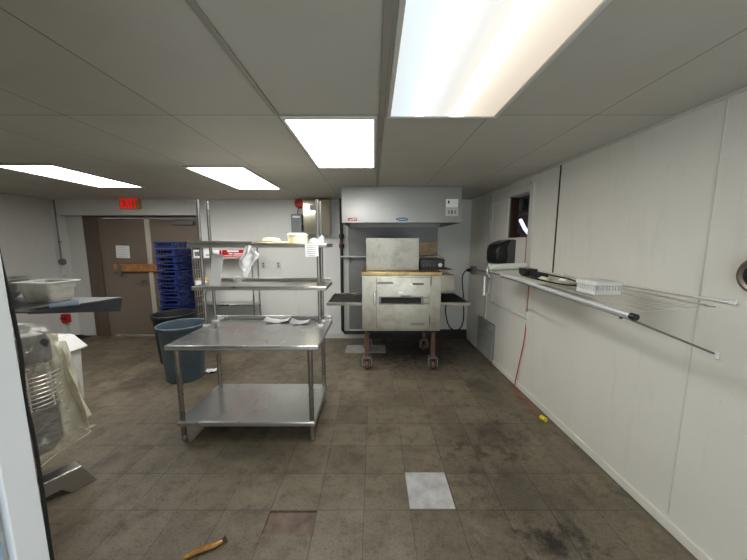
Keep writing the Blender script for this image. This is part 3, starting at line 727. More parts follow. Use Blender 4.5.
# on the table
for (x0, x1, yy, lb, sd) in ((265, 289, 322, 'large curled white paper on the work table, the left one', 1.3), (291, 309, 323.5, 'small curled white paper on the work table, the right one', 4.2)):
    a, b_ = atZ(x0, yy, TZ), atZ(x1, yy, TZ); w_ = b_.x-a.x
    m = MB(); m.grid(lambda u, v: (a.x+w_*u, a.y-.06+.12*v+.02*u, TZ+.003+.03*(2*abs(u-.55))**2*(.6+.4*v)+.006*noise.noise((u*4, v*4, sd))*(u*(1-u)*4)+.006), 16, 10, .0012)
    tag(m.build('paper_sheet', M_paper), lb, 'paper', 'white papers on the table')
# lower tier: folded white sheet, cup
a, b_ = atY(213, 255, 2.78), atY(227, 286, 2.74)
m = MB(); m.grid(lambda u, v: (-1.545+.02+.125*u, 2.66+.09*v-.03*u-.02*math.sin(v*PI)*u, Z1+.002+(.30-.02*u)*v), 8, 10, .004)
tag(m.build('folded_sheet', M_paper), 'upright folded white sheet on the lower raised shelf', 'sheet')
m = MB(); m.lathe([(.04, 0), (.042, .03), (.03, .055), (.0, .06)], (-1.385, 2.93, Z1), 20, caps=False); m.lathe([(.04, 0), (0, .0005)], (-1.385, 2.93, Z1), 20, caps=False)
tag(m.build('white_cup', M_white), 'small upturned white cup beside the upright white sheet', 'cup')
# upper tier: tray, board, tub, scoop, note, cloth
sp_ = thing('sheet_pan', 'flat metal tray on the left half of the top raised shelf', 'tray', (-1.40, 2.79, Z2))
m_ = MB(Wm(sp_)); m_.box(-.26, .3, -.165, .16, 0, .004)
for (a, b_, c, d) in ((-.27, .31, -.175, -.165), (-.27, .31, .16, .17), (-.27, -.26, -.165, .16), (.3, .31, -.165, .16)): m_.box(a, b_, c, d, 0, .024)
m_.build('pan', M_steel, sp_, .003)
m_ = MB(); rs = random.Random(5)
m_.grid(lambda u, v: (-1.075+.305*u+.02*noise.noise((v*4, 2, 1)), 2.606+.30*v, Z2+.010+.012*math.sin(u*PI)*v+.006*noise.noise((u*5, v*5, 3))), 14, 10, .005)
tag(m_.build('cardboard_liner', M_beige), 'beige card liner on the top raised shelf, right of the tray', 'liner')
m_ = MB(); loft(m_, [[(-.98+.09*math.cos(a)*1.0, 2.80+.075*math.sin(a), Z2+.022+z) for a in [2*PI*k/20 for k in range(20)]] for z in (0, .001)] + [[(-.98+.07*math.cos(a)*(1+.2*math.sin(3*a)), 2.80+.055*math.sin(a), Z2+.05) for a in [2*PI*k/20 for k in range(20)]], [(-.98+.02*math.cos(a), 2.80+.02*math.sin(a), Z2+.06) for a in [2*PI*k/20 for k in range(20)]]])
tag(m_.build('folded_cloth', M_beige), 'low cream lump lying on the beige card liner', 'cloth')
yt = thing('yellow_tub', 'round pale yellow tub with white lid on the top raised shelf', 'tub', (-.72, 2.78, Z2))
MB(Wm(yt)).lathe([(.085, 0), (.09, .004), (.094, .075), (.0, .075)], (0,0,0), 36, caps=False).lathe([(.085, 0), (0, 0.0005)], (0,0,0), 36, caps=False).build('tub_body', M_yel, yt)
MB(Wm(yt)).lathe([(.098, .07), (.098, .083), (.088, .088), (.08, .098), (0, .098)], (0,0,0), 36, caps=False).build('lid', M_white, yt)
m_ = MB(); m_.lathe([(.03, 0), (.042, .012), (.036, .034), (.015, .047), (0, .049)], (-.555, 2.735, Z2), 20, sx=1.1, sy=.9, caps=False); m_.lathe([(.03, 0), (0, .0004)], (-.555, 2.735, Z2), 20, caps=False, sx=1.1, sy=.9)
tag(m_.build('white_packet', M_white), 'small white rounded packet right of the yellow tub', 'packet')
m_ = MB(); m_.grid(lambda u, v: (-.500+.05*u, 2.66+.045*math.sin(u*3)*v, Z2+.004+.07*v*(1-.4*abs(u-.5))), 8, 8, .002)
tag(m_.build('clear_bag_scrap', M_bag), 'scrap of clear plastic at the right front post of shelf', 'plastic scrap')
a, b_ = atY(305, 243.5, 2.612), atY(318.5, 256.5, 2.612)
sheet('handwritten_note', 'small white note with handwriting hanging from the top raised shelf', 'note', a.x, b_.x, b_.z, a.z-.0, 2.616, 6, math.radians(-2))
# hanging cloth
a = atY(249, 249, 2.615)
def clo(u, v):
    w = .022+.062*min(1, v*2.2)-.03*max(0, v-.6)*2
    ang = (u-.5)*2
    return (a.x+.008+ang*w+.02*math.sin(v*8+u*4)*v-.02*max(0, v-.6)*2, 2.588-.02*math.cos(u*11+v*6)*(.3+v*(1-.5*v))-.016*noise.noise((u*5, v*5, 2)), a.z+.03-.25*v*(1-.30*max(0, ang)*(v > .3))-.03*v*math.sin(u*6)+.012*noise.noise((u*5, v*5, 7)))
ct = thing('hanging_towel', 'crumpled white towel hanging from the top raised shelf', 'towel', (a.x, 2.60, a.z-.25))
MB().grid(clo, 26, 18, .003).build('cloth', M_cloth, ct, angle=80)
MB().tube([(a.x, 2.609, Z2-.002), (a.x, 2.609, a.z+.02), (a.x, 2.588, a.z+.02), (a.x, 2.588, a.z+.045)], .004, 6).build('hook', M_dull, ct)

# ------------------------------------------------------------------ wire rack behind the table and the boxes on it
RX0, RX1, RY0, RY1 = -2.87, -1.93, 4.60, 4.84
rk = thing('wire_rack', 'metal shelving rack with wire end panel against back wall', 'rack', ((RX0+RX1)/2, (RY0+RY1)/2, 0))
for x in (RX0, RX1):
    for y in (RY0, RY1): MB().tube([(x, y, 0), (x, y, 1.62)], .0125, 10).build('post', M_tube, rk)
for z in (.30, .665):
    m = MB(); m.box(RX0, RX1, RY0, RY1, z-.03, z); m.build('solid_shelf', M_steel if z > .5 else M_dull, rk, .003)
for z in (.97, 1.415):
    m = MB()
    for (p, q) in (((RX0, RY0), (RX1, RY0)), ((RX1, RY0), (RX1, RY1)), ((RX1, RY1), (RX0, RY1)), ((RX0, RY1), (RX0, RY0))): m.tube([(*p, z), (*q, z)], .006, 8)
    for k in range(1, 24): x = RX0+(RX1-RX0)*k/24; m.tube([(x, RY0, z+.002), (x, RY1, z+.002)], .0025, 6)
    m.build('wire_shelf', M_wire, rk)
m = MB()
for k in range(9): z = .35+.145*k; m.tube([(RX0, RY0, z), (RX0, RY1, z)], .004, 6)
for k in range(1, 4): y = RY0+(RY1-RY0)*k/4; m.tube([(RX0, y, .32), (RX0, y, 1.55)], .004, 6)
m.build('wire_end_panel', M_wire, rk)
def box_at(px0, px1, py0, z, yfront, depth, name, mat, label, hgt, group=None):
    a, b_ = atY(px0, py0, yfront), atY(px1, py0, yfront)
    t = thing(name, label, 'box', ((a.x+b_.x)/2, yfront+depth/2, z), 0, group)
    MB().box(a.x, b_.x, yfront, yfront+depth, z, z+hgt).build('carton', mat, t, .004); return t, a.x, b_.x
ZT = 1.4235
t, a, b_ = box_at(193.5, 203, 255, ZT, 4.615, .2, 'carton_box', M_paper, 'small white box at the left end of the rack top shelf', .115)
MB().box(a+.02, a+.11, 4.612, 4.615, ZT+.02, ZT+.09).build('print', M_ink, t)
t, a, b_ = box_at(204, 221.5, 255, ZT, 4.615, .2, 'carton_box', M_paper, 'long white box between the small white box and red box', .115)
MB().box(a+.03, b_-.06, 4.612, 4.615, ZT+.03, ZT+.045).build('print', M_ink, t); MB().box(b_-.03, b_, 4.612, 4.615, ZT, ZT+.115).build('red_edge', M_red, t)
t, a, b_ = box_at(222.5, 247.5, 255, ZT, 4.615, .2, 'carton_box', M_red, 'red and white box on the rack top shelf behind the towel', .118)
p_ = MB(); p_.box(a+.08, a+.26, 4.612, 4.615, ZT+.085, ZT+.112); p_.box(a+.10, a+.16, 4.612, 4.615, ZT+.05, ZT+.066); p_.box(a+.18, b_-.02, 4.612, 4.615, ZT+.048, ZT+.062); p_.box(a+.03, a+.15, 4.612, 4.615, ZT+.018, ZT+.03); p_.box(a+.16, b_-.02, 4.612, 4.615, ZT+.018, ZT+.028)
p_.build('white_print', M_paper, t)
t, a, b_ = box_at(194.5, 207, 286, .9785, 4.615, .2, 'carton_box', M_paper, 'white box on the middle shelf of the rack', .07)
m = MB(); m.grid(lambda u, v: (a+.02+.22*u, 4.63+.15*v, .9785+.078+.05*math.sin(PI*u)*math.sin(PI*v)), 10, 8, .004)
tag(m.build('paper_bag', M_tan), 'flat tan paper bag on the white box of the rack', 'bag')

# ------------------------------------------------------------------ back wall fittings
a, b_ = atY(302.5, 199, YB-.18), atY(330.5, 235, YB-.18)
sc = thing('steel_cabinet', 'polished steel cabinet high on the back wall left of the hood', 'cabinet', ((a.x+b_.x)/2, YB, b_.z))
MB().box(a.x, b_.x, YB-.17, YB, b_.z, min(a.z, CZ-.02)).build('body', M_steel, sc, .004)
MB().box(a.x+.004, b_.x-.004, YB-.185, YB-.17, b_.z+.004, min(a.z, CZ-.02)-.004).build('door', M_brass, sc, .004)
k = atY(316, 207, YB-.19); MB().box(k.x-.10, k.x+.10, YB-.192, YB-.185, k.z-.05, k.z+.03).build('latch_plate', M_dull, sc, .003)
a, b_ = atY(291, 214, YB-.09), atY(302, 232, YB-.09)
eb = thing('switch_box', 'grey electrical switch box on the back wall beside steel cabinet', 'switch box', ((a.x+b_.x)/2, YB, b_.z-.06))
MB().box(a.x, b_.x, YB-.1, YB, b_.z-.06, a.z).build('enclosure', M_grey, eb, .006)
MB().box(a.x+.025, b_.x-.025, YB-.104, YB-.1, a.z-.06, a.z-.03).build('white_label', M_paper, eb)
MB().box(b_.x, b_.x+.02, YB-.08, YB-.05, b_.z+.02, b_.z+.12).build('switch_lever', M_blackr, eb, .004)
MB().tube([((a.x+b_.x)/2, YB-.03, a.z), ((a.x+b_.x)/2+.04, YB-.03, a.z+.15), ((a.x+b_.x)/2+.05, YB-.03, CZ)], .009, 10).build('conduit', M_dull, eb)
k = atY(300.5, 203, YB-.06)
rd = thing('fire_alarm', 'red round fire alarm bell beside the top of the steel cabinet', 'alarm', (k.x, YB, k.z-.07))
MB().lathe([(.085, 0), (.085, -.03), (.06, -.07), (0, -.075)], (k.x-.02, YB, k.z), 28, 'y', caps=False).build('bell', M_red, rd)
for px in (263.5, 278.5):
    k = atY(px, 265, YB); t = thing('wall_outlet', 'white outlet plate on back wall, %s of the pair' % ('left' if px < 270 else 'right'), 'outlet', (k.x, YB, k.z-.06))
    MB().box(k.x-.038, k.x+.038, YB-.008, YB, k.z-.06, k.z+.06).build('plate', M_trimw, t, .003)
    MB().box(k.x-.016, k.x+.016, YB-.011, YB-.008, k.z+.008, k.z+.036).box(k.x-.016, k.x+.016, YB-.011, YB-.008, k.z-.036, k.z-.008).build('socket', M_ink, t, .002)
# stainless backing sheet and its ledge
xs0, xs1 = atY(347, 270, YB).x, atY(437.5, 240, YB).x
bs = thing('steel_backing', 'stainless sheet covering the back wall behind the oven', 'wall sheet', ((xs0+xs1)/2, YB, .06))
MB().box(xs0, xs1, YB-.006, YB, .165, CZ-.01).build('sheet', M_dull, bs)
MB().box(xs0-.02, xs0+.03, YB-.016, YB-.0, .10, CZ-.02).build('edge_strip', M_trimw, bs)
k = atY(357, 264, YB); MB().box(k.x-.04, k.x+.04, YB-.016, YB-.006, k.z-.06, k.z+.06).build('outlet_plate', M_dull, bs, .003)
lz = atY(390, 256, YB-.10).z; lx0, lx1 = atY(341, 256, YB-.1).x, atY(443, 256, YB-.1).x
lg = thing('wall_ledge', 'narrow pale ledge on the back wall behind the oven', 'ledge', ((lx0+lx1)/2, YB-.06, lz))
MB().box(lx0, lx1, YB-.14, YB-.006, lz-.02, lz).build('board', M_trimw, lg, .003)
for x in (lx0+.15, lx1-.15): MB().prism([(YB-.006, lz-.02), (YB-.11, lz-.02), (YB-.006, lz-.12)], 'x', x, x+.01).build('bracket', M_dull, lg)
a, b_ = atY(420, 242, YB-.05), atY(437, 255.5, YB-.05)
tag(MB().box(a.x-.1, b_.x, YB-.05, YB-.03, lz, a.z).build('scorched_panel', steel('scorched_plate', (150, 132, 102), .4, (6, 6, 6), (60, 40, 26), .8, .7), None, .002), 'scorched rusty plate standing on the ledge right of metal box', 'plate')
# black gas pipe
gx = atY(342, 270, YB-.05).x
gp = thing('gas_pipe', 'black pipe running down the back wall left of the oven', 'pipe', (gx, YB-.06, .1))
MB().tube([(gx, YB-.055, CZ), (gx, YB-.055, .16), (gx+.03, YB-.055, .12), (gx+.9, YB-.055, .12)], .027, 14).build('pipe', M_bpipe, gp)
for z in (1.76, 1.60): MB().lathe([(.04, -.035), (.045, 0), (.04, .035)], (gx, YB-.055, z), 14).build('coupling', M_bpipe, gp)
MB().lathe([(.03, 0), (.03, -.03)], (gx-.0, YB-.09, 1.66), 14, 'y').build('valve_knob', simple('dull_red_knob', (110, 30, 26), .5), gp)

# ------------------------------------------------------------------ extractor hood
hx0, hx1, hy0 = -.405, 1.115, 3.76; hz0 = 1.905
hd = thing('extractor_hood', 'stainless extractor hood above the conveyor oven', 'hood', ((hx0+hx1)/2, 4.3, hz0))
m = MB(); hB = 4.893; tk = .02
m.box(hx0, hx1, hy0, hy0+tk, hz0, CZ-.002); m.box(hx0, hx1, hB-tk, hB, hz0, CZ-.002); m.box(hx0, hx0+tk, hy0+tk, hB-tk, hz0, CZ-.002); m.box(hx1-tk, hx1, hy0+tk, hB-tk, hz0, CZ-.002)
m.box(hx0+tk, hx1-tk, hy0+tk, hB-tk, CZ-.04, CZ-.002)
m.build('canopy', M_hood, hd, .004)
m = MB(); 
for i in range(4):
    x0 = hx0+.1+i*.335; m.obox((x0+.16, 4.45, 2.13), (.32, .50, .03), Matrix.Rotation(math.radians(-38), 3, 'X'))
m.build('grease_filter', M_rust, hd, .004)
MB().box(hx0+tk, hx1-tk, hy0+tk, hy0+tk+.05, hz0, hz0+.012).build('drip_channel', M_dull, hd)
k = atY(402, 219.3, hy0); m = MB(); m.lathe([(.075, 0), (.075, -.004), (.068, -.007)], (k.x, hy0, k.z), 36, 'y', sx=.30, sy=1.0)
bd = m.build('oval_badge', M_badge, hd)
# worn wordmark on the badge: a row of small white strokes
m = MB(); rs = random.Random(2)
for i in range(9): x = k.x-.05+.0115*i; h_ = .006+.004*(i in (0, 3, 5)); m.box(x, x+.0075, hy0-.0085, hy0-.006, k.z-.005, k.z-.005+h_)
m.build('wordmark', M_paper, hd)
k = atY(352.5, 219.3, hy0); m = MB(); m.box(k.x-.058, k.x+.058, hy0-.003, hy0, k.z-.019, k.z+.019); m.build('red_sticker', simple('faded_red_sticker', (196, 60, 58), .5), hd, .002)
m = MB(); m.prism([(k.x-.04, k.z-.011), (k.x-.015, k.z+.011), (k.x-.008, k.z-.011)], 'y', hy0-.0045, hy0-.003); m.lathe([(.012, -.003), (.012, -.0045)], (k.x+.008, hy0, k.z), 14, 'y'); m.lathe([(.011, -.003), (.011, -.0045)], (k.x+.034, hy0, k.z), 14, 'y')
m.build('sticker_mark', M_paper, hd)
a, b_ = atY(446, 199, hy0), atY(458, 207.5, hy0)
MB().box(a.x, b_.x, hy0-.002, hy0, b_.z, a.z).build('instruction_label', M_paper, hd); MB().box(a.x+.025, a.x+.045, hy0-.003, hy0-.002, b_.z+.05, a.z-.02).build('label_mark', M_blackr, hd)
a, b_ = atY(445.5, 208, hy0), atY(458, 216, hy0)
sw = MB().box(a.x, b_.x, hy0-.008, hy0, b_.z, a.z).build('switch_plate', M_trimw, hd, .002)
for i in range(3): x = a.x+(b_.x-a.x)*(.25+.25*i); MB().box(x-.010, x+.010, hy0-.014, hy0-.008, b_.z+.025, a.z-.03).build('switch', M_black if i == 1 else M_grey, sw, .002)

# ------------------------------------------------------------------ conveyor oven
OX0, OX1, OY0, OY1, OZ0, OZ1 = -.145, .84, 3.55, 4.45, .55, 1.30
ov = thing('conveyor_oven', 'stainless conveyor pizza oven on wheeled rusty legs', 'oven', ((OX0+OX1)/2, 4.0, 0))
m = MB(); cz0, cz1, cy0, cy1 = .80, 1.0, 3.64, 4.40
m.box(OX0, OX1, OY0, cy0, OZ0, OZ1-.045); m.box(OX0, OX1, cy1, OY1, OZ0, OZ1-.045); m.box(OX0, OX1, cy0, cy1, OZ0, cz0); m.box(OX0, OX1, cy0, cy1, cz1, OZ1-.045)
m.build('body', M_oven, ov, .004)
MB().box(OX0-.005, OX1+.005, OY0-.012, OY1, OZ1-.045, OZ1).build('top_cover', M_ovent, ov, .006)
dX0, dX1, dZ0, dZ1 = .035, .70, .585, 1.235
wx0, wx1 = atY(381, 300, OY0-.02).x, atY(421, 300, OY0-.02).x; wz1, wz0 = atY(400, 297.5, OY0-.02).z, atY(400, 303.5, OY0-.02).z
m = MB(); y0, y1 = OY0-.022, OY0
m.box(dX0, dX1, y0, y1, dZ0, wz0); m.box(dX0, dX1, y0, y1, wz1, dZ1); m.box(dX0, wx0, y0, y1, wz0, wz1); m.box(wx1, dX1, y0, y1, wz0, wz1)
dr = m.build('door', M_oven, ov, .004)
m = MB(); m.box(wx0-.015, wx1+.015, y0-.01, y0, wz1, wz1+.012); m.box(wx0-.015, wx1+.015, y0-.01, y0, wz0-.012, wz0); m.box(wx0-.03, wx0, y0-.012, y0, wz0-.012, wz1+.012); m.box(wx1, wx1+.03, y0-.012, y0, wz0-.012, wz1+.012)
m.build('window_rim', M_dull, dr, .003)
MB().box(wx0, wx1, OY0-.004, OY0, wz0, wz1).build('dark_window', M_dark, dr)
MB().box(.335, .46, y0-.012, y0, wz1+.015, wz1+.026).box(.345, .36, y0-.02, y0, wz1+.012, wz1+.03).box(.43, .445, y0-.02, y0, wz1+.012, wz1+.03).build('latch', M_dull, dr)
k = atY(401, 292.5, y0); MB().box(k.x-.035, k.x+.03, y0-.003, y0, k.z-.014, k.z+.014).build('white_tag', M_paper, dr)
k = atY(416, 284, y0); MB().box(k.x-.04, k.x+.095, y0-.003, y0, k.z-.012, k.z+.012).build('maker_plate', simple('dark_plate', (80, 66, 62), .4), dr); MB().box(k.x-.09, k.x-.042, y0-.003, y0, k.z-.012, k.z+.012).build('pale_plate', M_paper, dr)
k = atY(417, 324, y0); MB().box(k.x-.08, k.x+.09, y0-.003, y0, k.z-.016, k.z+.016).build('rating_plate', M_dull, dr)
k = atY(385, 283, y0); MB().box(k.x-.1, k.x+.1, y0-.002, y0, k.z-.014, k.z+.014).build('faded_plate', M_dull, dr)
MB().box(.375, .43, y0-.002, y0, .905, .911).build('slot', M_dark, dr)
k = atY(375, 300, y0); MB().tube([(.015, y0, k.z-.07), (.015, y0-.035, k.z-.06), (.015, y0-.035, k.z+.09), (.015, y0, k.z+.10)], .009, 10).build('handle', M_chrome, dr)
for z in (1.19, .66+.0): MB().tube([(.712, OY0-.016, z-.06), (.712, OY0-.016, z+.06)], .009, 10).build('hinge', M_chrome, ov)
m = MB(); m.tube([(.72, OY0-.01, .64), (.70, OY0-.03, .68), (.70, OY0-.03, .76)], .008, 8); m.build('side_latch', M_chrome, ov)
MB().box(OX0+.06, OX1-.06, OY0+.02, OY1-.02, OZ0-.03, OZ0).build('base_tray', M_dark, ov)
# conveyor sides
for (x0, x1, nm) in ((-.605, OX0, 'left'), (OX1, 1.25, 'right')):
    zc = .885
    c_ = MB(); c_.box(x0, x1, 3.66, 3.69, zc-.035, zc+.006); c_.box(x0, x1, 4.40-.03, 4.40, zc-.035, zc+.006)
    xe = x0 if nm == 'left' else x1-.02
    c_.box(xe, xe+.02, 3.69, 4.37, zc-.035, zc+.002); c_.box(x0+.02, x1-.02, 3.69, 4.37, zc-.035, zc-.028)
    pn = c_.build('conveyor_end', M_oven, ov, .003)
    w_ = MB(); n_ = int((x1-x0)/.022)
    for k in range(n_): x = x0+.025+(x1-x0-.04)*k/n_; w_.tube([(x, 3.69, zc-.008), (x, 4.37, zc-.008)], .004, 6)
    for k in range(6): y = 3.72+.13*k; w_.tube([(x0+.02, y, zc-.004), (x1-.01, y, zc-.004)], .004, 6)
    w_.build('wire_belt', M_blackr, pn)
# legs and casters
for (x, y) in ((-.085, 3.65), (.775, 3.65), (-.085, 4.33), (.775, 4.33)):
    l_ = MB().box(x-.026, x+.026, y-.026, y+.026, .175, OZ0-.0).build('leg', M_rust, ov, .003)
    c_ = MB(); c_.box(x-.055, x+.055, y-.05, y+.05, .163, .175); c_.box(x-.035, x-.028, y-.03, y+.03, .04, .163); c_.box(x+.028, x+.035, y-.03, y+.03, .04, .163); c_.tube([(x-.05, y, .06), (x+.05, y, .06)], .008, 8); c_.tube([(x-.058, y-.045, .05), (x-.058, y-.02, .16)], .008, 8); c_.tube([(x+.058, y-.045, .05), (x+.058, y-.02, .16)], .008, 8)
    c_.build('caster_fork', M_dull, l_, .002)
    MB().lathe([(.045, -.022), (.06, -.018), (.06, .018), (.045, .022)], (x, y, .06), 24, 'x').build('wheel', simple('worn_red_wheel', (96, 62, 56), .6), l_)
m = MB(); m.box(.86, 1.13, 4.0, 4.40, .97, 1.21); m.box(OX1, .87, 4.1, 4.35, 1.02, 1.16); m.build('drive_housing', M_oven, ov, .006)
# on top of the oven
tag(MB().box(-.095, .585, 3.72, 4.40, OZ1, 1.715).build('metal_box', steel('pitted_sheet_steel', (166, 163, 151), .42, (14, 14, 14), (110, 100, 84), .5), None, .005), 'plain pitted metal box standing on the oven', 'metal box')
cb = thing('control_box', 'black box with a white dial on the right end of oven', 'control box', (.75, 3.85, OZ1))
a, b_ = atY(421.8, 261, 3.85), atY(444.5, 270, 3.85)
cx0, cx1 = .62, b_.x+.0
MB().box(cx0-.02, cx1+.09, 3.80, 4.15, OZ1, OZ1+.008).build('scorched_base_plate', M_rust, cb)
MB().box(cx0, cx1, 3.85, 4.12, OZ1+.008, OZ1+.135).build('case', M_black, cb, .006)
k = atY(440, 266.5, 3.85); MB().lathe([(.026, 0), (.026, -.012), (.02, -.018)], (k.x, 3.85, OZ1+.06), 24, 'y').build('dial', M_white, cb)
for i in range(4): MB().lathe([(.007, 0), (.007, -.005)], (k.x-.22+.045*i, 3.85, OZ1+.055), 10, 'y').build('button', M_grey, cb)
# power cord and outlet by the corner
k = atX(465, 267, 1.60); oy = 4.72
ob = thing('power_outlet', 'grey metal outlet box with rod on the wall right of oven', 'outlet', RW @ Vector((0, 4.6, 1.22)), RWA)
kk = rw(471, 269)
MB(RW).box(-.06, 0, 4.56, 4.68, kk.z-.06, kk.z+.06).build('box', M_dull, ob, .004)
MB(RW).lathe([(.045, 0), (.045, -.02)], (-.06, 4.62, kk.z), 18, 'x').build('cover_disc', M_dull, ob)
pw = RW @ Vector((-.08, 4.62, kk.z)); 
pl = thing('oven_cord', 'black power cord looping from the outlet down behind the oven', 'power cord', (1.35, 4.55, .6))
pts = [pw, pw+Vector((-.07, -.03, 0)), pw+Vector((-.13, -.02, -.12)), atY(463.5, 300, 4.55), atY(463, 322, 4.5), atY(457, 330.5, 4.45), atY(449, 326, 4.45), atY(445.5, 312, 4.44), atY(445.5, 303, 4.42), Vector((1.0, 4.38, .93)), Vector((.90, 4.36, 1.01))]
MB().tube(bez(pts), .010, 8).build('cable', M_blackr, pl)
MB().lathe([(.024, 0), (.03, -.02), (.022, -.055)], RW @ Vector((-.081, 4.62, kk.z)), 14, 'x').build('plug', M_black, pl)
# grey sheet on the floor left of the oven
a, b_ = atZ(345, 353, 0), atZ(400, 342, 0)
tag(MB().box(a.x, a.x+.62, a.y, a.y+.33, .0, .006).build('floor_plate', simple('pale_grey_sheet', (150, 148, 140), .6, var=.2), None), 'flat pale grey sheet on the floor under the oven left side', 'floor sheet')
# white replacement tile
wtile = MB(); wtile.box(.228, .512, 1.617, 1.905, 0, .0035)
tag(wtile.build('floor_tile', simple('scuffed_white_tile', (172, 170, 168), .6, var=.28, scale=9), None), 'single whitish replacement tile in the dark floor', 'floor tile')

# ------------------------------------------------------------------ ledge on the right wall
R1 = RW.to_3x3()
# dispenser
pa, pb = rw(486, 250), rw(515, 250)
pd_y = rw(514.5, 250).y+.0
pdY0 = rw(520, 250).y+.12; 
pd = thing('paper_towel_dispenser', 'glossy black paper towel dispenser on right wall', 'dispenser', RW @ Vector((0, 3.60, 1.42)), RWA)
z0, z1 = 1.395, 1.69
prof = [(0, z0), (-.19, z0), (-.215, z0+.06), (-.215, z0+.17), (-.19, z0+.235), (-.14, z0+.265), (-.06, z1), (0, z1)]
MB(RW).prism(prof, 'y', 3.42, 3.72).build('cover', M_black, pd, .02)
prof2 = [(0, z0), (-.10, z0), (-.075, z0+.1), (-.10, z0+.20), (-.055, z1-.004), (0, z1-.004)]
MB(RW).prism(prof2, 'y', 3.408, 3.424).build('side_cheek', M_darkgrey, pd, .002)
# shelf: rail, wall bar, strut, board, wire mesh
rail = [atX(487, 272, 1.245), Vector((1.25, 2.62, 1.340)), Vector((1.255, 2.15, 1.322)), atY(633, 316.5, 1.40)]
re_ = rail[-1]
ls = thing('wall_ledge_shelf', 'long white rail shelf with wire deck along the right wall', 'shelf', RW @ Vector((-.25, 2.3, 1.3)), RWA)
rstart = Vector(rail[0])
rl = bez([rstart, rail[1], rail[2], re_], 6)
i0 = 4
MB().tube(rl[i0:], .014, 12).build('front_rail', M_silver, ls)
MB().tube([RW @ Vector((-.02, 4.58, 1.235)), rl[0], rl[i0]], .009, 10).build('far_rod', M_dull, ls)
d = (rl[-1]-rl[-2]).normalized(); MB().tube([rl[-1]-d*.01, rl[-1]+d*.018], .0175, 12).build('end_cap', M_black, ls)
MB().tube([p+Vector((0, 0, -.018)) for p in rl[i0:]], .006, 8).build('under_rail', M_dull, ls)
wz0, wz1 = wall_pt(735, 303), wall_pt(521, 268)
MB().tube([wz1+Vector((-.012, 0, 0)), wz0+Vector((-.012, 0, 0))], .006, 8).build('wall_bar', M_silver, ls)
for q_ in (wz0, wz0.lerp(wz1, .33), wz0.lerp(wz1, .62)): MB().obox(q_+Vector((-.010, 0, .004)), (.02, .022, .022), R1).build('bar_clip', M_white, ls, .003)
st = wall_pt(717.5, 354)
MB().tube([re_+Vector((0, 0, -.02)), st+Vector((-.012, 0, 0))], .0055, 8).build('strut', M_dull, ls)
MB().obox(st+Vector((-.010, 0, -.006)), (.02, .02, .035), R1).build('strut_foot', M_white, ls, .003)
MB().tube([re_+Vector((.02, .09, -.012)), re_+Vector((.02, .09, -.035))], .008, 8).build('rail_screw', M_black, ls)
# deck board (far half) follows the rail and wall bar
yA, yB = 2.20, 3.18
def zrail(y):
    for p, q in zip(rl, rl[1:]):
        if min(p.y, q.y) <= y <= max(p.y, q.y): t = (y-p.y)/(q.y-p.y); return p.lerp(q, t)
    return rl[0] if y > rl[0].y else rl[-1]
def zbar(y): t = (y-wz0.y)/(wz1.y-wz0.y); return wz0.lerp(wz1, t)
def deckp(u, v, y0, y1, inset=.0, dz=0):
    y = y0+(y1-y0)*v; a, b_ = zrail(y), zbar(y); p = a.lerp(b_, inset+(1-inset-.0)*u); return Vector((p.x-.004*u, y, a.z+(p.z-a.z)*.45+.004+dz))
MB().grid(lambda u, v: deckp(u, v, yA, yB, .0, .012), 2, 10, .006).build('deck_board', simple('warm_white_board', (214, 210, 196), .45, var=.06), ls)
w_ = MB()
for k in range(24): v = k/23; w_.tube([deckp(u, v, 1.42, 2.19, .16, .008) for u in (0, .5, .985)], .0016, 5)
for u in (0, .33, .66, .985): w_.tube([deckp(u, v, 1.42, 2.19, .16, .005) for v in (0, .25, .5, .75, 1)], .003, 6)
w_.build('wire_deck', M_wire, ls)
# things on the ledge
def deck_top(y, u): return deckp(u, 0, y, y, 0, .0125)
c0, c1 = deck_top(3.12, .0)+Vector((-.0, 0, .037)), deck_top(3.12, .95)+Vector((0, 0, .037))
br2 = thing('bag_roll', 'roll of clear plastic lying across the far end of wall ledge', 'plastic roll', (c0.x+.2, c0.y, c0.z-.03))
MB().tube([c0.lerp(c1, t) for t in (0, .02, .2, .5, .8, 1)], [.028, .036, .036, .036, .036, .035], 18).build('roll', simple('milky_green_film', (222, 228, 220), .3, var=.06), br2)
m = MB(); m.grid(lambda u, v: (c0.x+.015-.06*math.sin(PI*v)*.6, c0.y-.03+.06*u, c0.z+.02-.12*v+.02*math.sin(u*9+v*4)), 12, 12, .0015); m.build('loose_end', M_bag, br2, angle=80)
tag(MB().tube([c0+Vector((-.03, .02, -.10)), c0+Vector((-.03, .02, -.31))], .011, 10).build('plastic_sleeve', M_white), 'short white plastic sleeve hanging below the bag roll', 'sleeve')
# power strip and cords
s0 = deck_top(2.64, .36); s1 = deck_top(2.42, .5)
ps = thing('power_strip', 'black power strip with adapter on the wall ledge', 'power strip', s0, math.radians(-5))
M = Wm(ps)
MB(M).box(-.05, .05, -.10, .06, 0.006, .062).build('body', M_black, ps, .006)
MB(M).box(-.02, .02, -.06, -.02, .062, .066).build('sockets', simple('amber_socket', (150, 120, 50), .4), ps)
MB(M).box(-.035, .035, -.32, -.12, .006, .045).build('adapter', M_blackr, ps, .006)
dk = lambda y, u, h=.012: deck_top(y, u)+Vector((0, 0, h))
ec = thing('extension_cord', 'black cord with a white connector coiled on the wall ledge', 'cord', dk(2.4, .35, 0))
MB().tube(bez([dk(2.62, .2), dk(2.5, .16), dk(2.36, .16), dk(2.16, .20), dk(2.03, .34), dk(2.08, .54), dk(2.26, .66), dk(2.42, .66), dk(2.56, .64)]), .006, 8).build('cable', M_blackr, ec)
MB().tube([dk(2.34, .24, .018), dk(2.26, .26, .018)], .016, 12).build('connector', simple('cream_connector', (222, 214, 180), .4), ec)
MB().tube([dk(2.24, .46, .016), dk(2.19, .50, .016)], .013, 12).build('connector', M_white, ec)
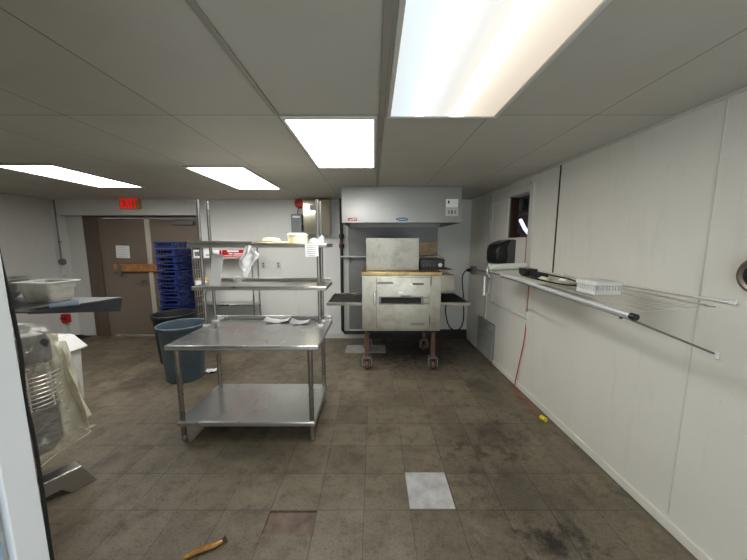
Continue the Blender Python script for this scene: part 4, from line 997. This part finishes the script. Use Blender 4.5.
# white basket
q0 = dk(2.16, .50, -.0)
wb_ = thing('white_basket', 'white slotted plastic basket on the ledge where wire deck begins', 'basket', Vector((1.44, 1.84, deck_top(1.84, .45).z-.004)), RWA+math.radians(0))
M = Wm(wb_); hw, hl = .08, .08
m = MB(M); m.box(-hw, hw, -hl, hl, 0, .006); m.box(-hw, hw, -hl, -hl+.008, .006, .024); m.box(-hw, hw, hl-.008, hl, .006, .024); m.box(-hw, -hw+.008, -hl+.008, hl-.008, .006, .024); m.box(hw-.008, hw, -hl+.008, hl-.008, .006, .024)
for s_ in (-1, 1):
    for k in range(9):
        x = -hw+.006+(2*hw-.012)*k/8; a0 = s_*hl-(.008 if s_ > 0 else 0); m.box(x-.006, x+.006, a0, a0+.008, .024, .056); m.box(a0, a0+.008, x-.006, x+.006, .024, .056)
m.build('basket', M_white, wb_)
MB(M).box(-hw+.012, hw-.012, -hl+.012, hl-.012, .007, .055).build('contents', M_grey, wb_)
m = MB(M); m.box(-hw-.006, hw+.006, -hl-.006, hl+.006, .056, .08); m.build('lid', M_white, wb_, .004)
m = MB(M)
for k in range(2):
    for j in range(2): m.box(-hw+.012+.072*k, -hw+.072+.072*k, -hl+.012+.072*j, -hl+.072+.072*j, .08, .084)
m.build('lid_ribs', M_trimw, wb_)
# orange cord down the wall to the yellow connector
cpts = [wall_pt(530, 288)+Vector((-.02, 0, 0)), wall_pt(528, 310)+Vector((-.012, 0, 0)), wall_pt(525.5, 340)+Vector((-.014, 0, 0)), wall_pt(519, 372)+Vector((-.02, 0, 0))]
g = [atZ(515, 386, .02), atZ(518.5, 396, .008), atZ(528, 402, .008), atZ(531, 410, .008), atZ(541, 418, .008)]
oc = thing('drop_cord', 'orange cord hanging down right wall to a yellow connector', 'cord', (g[2].x, g[2].y, 0))
top = min(bez(rl, 6), key=lambda p: abs(CX+F*p.x/(p.y*cp-(p.z-H)*sp)-529))
MB().tube(bez([top+Vector((0, 0, -.02)), top.lerp(cpts[1], .35)+Vector((0, 0, -.06))]+cpts[1:]+g), .0055, 8).build('cable', M_orange, oc)
d = (g[-1]-g[-2]).normalized(); e_ = g[-1]
MB().tube([e_+Vector((0, 0, .012)), e_+d*.055+Vector((0, 0, .014))], .021, 14).build('connector', M_yellow, oc)
# ------------------------------------------------------------------ world and view
w = bpy.data.worlds.new('world'); S.world = w; w.use_nodes = True
w.node_tree.nodes['Background'].inputs['Color'].default_value = (.86, .94, 1, 1); w.node_tree.nodes['Background'].inputs['Strength'].default_value = 2.2
vs = S.view_settings; vs.view_transform = 'Standard'; vs.look = 'None'; vs.gamma = 1; vs.use_curve_mapping = False; vs.exposure = 0.75
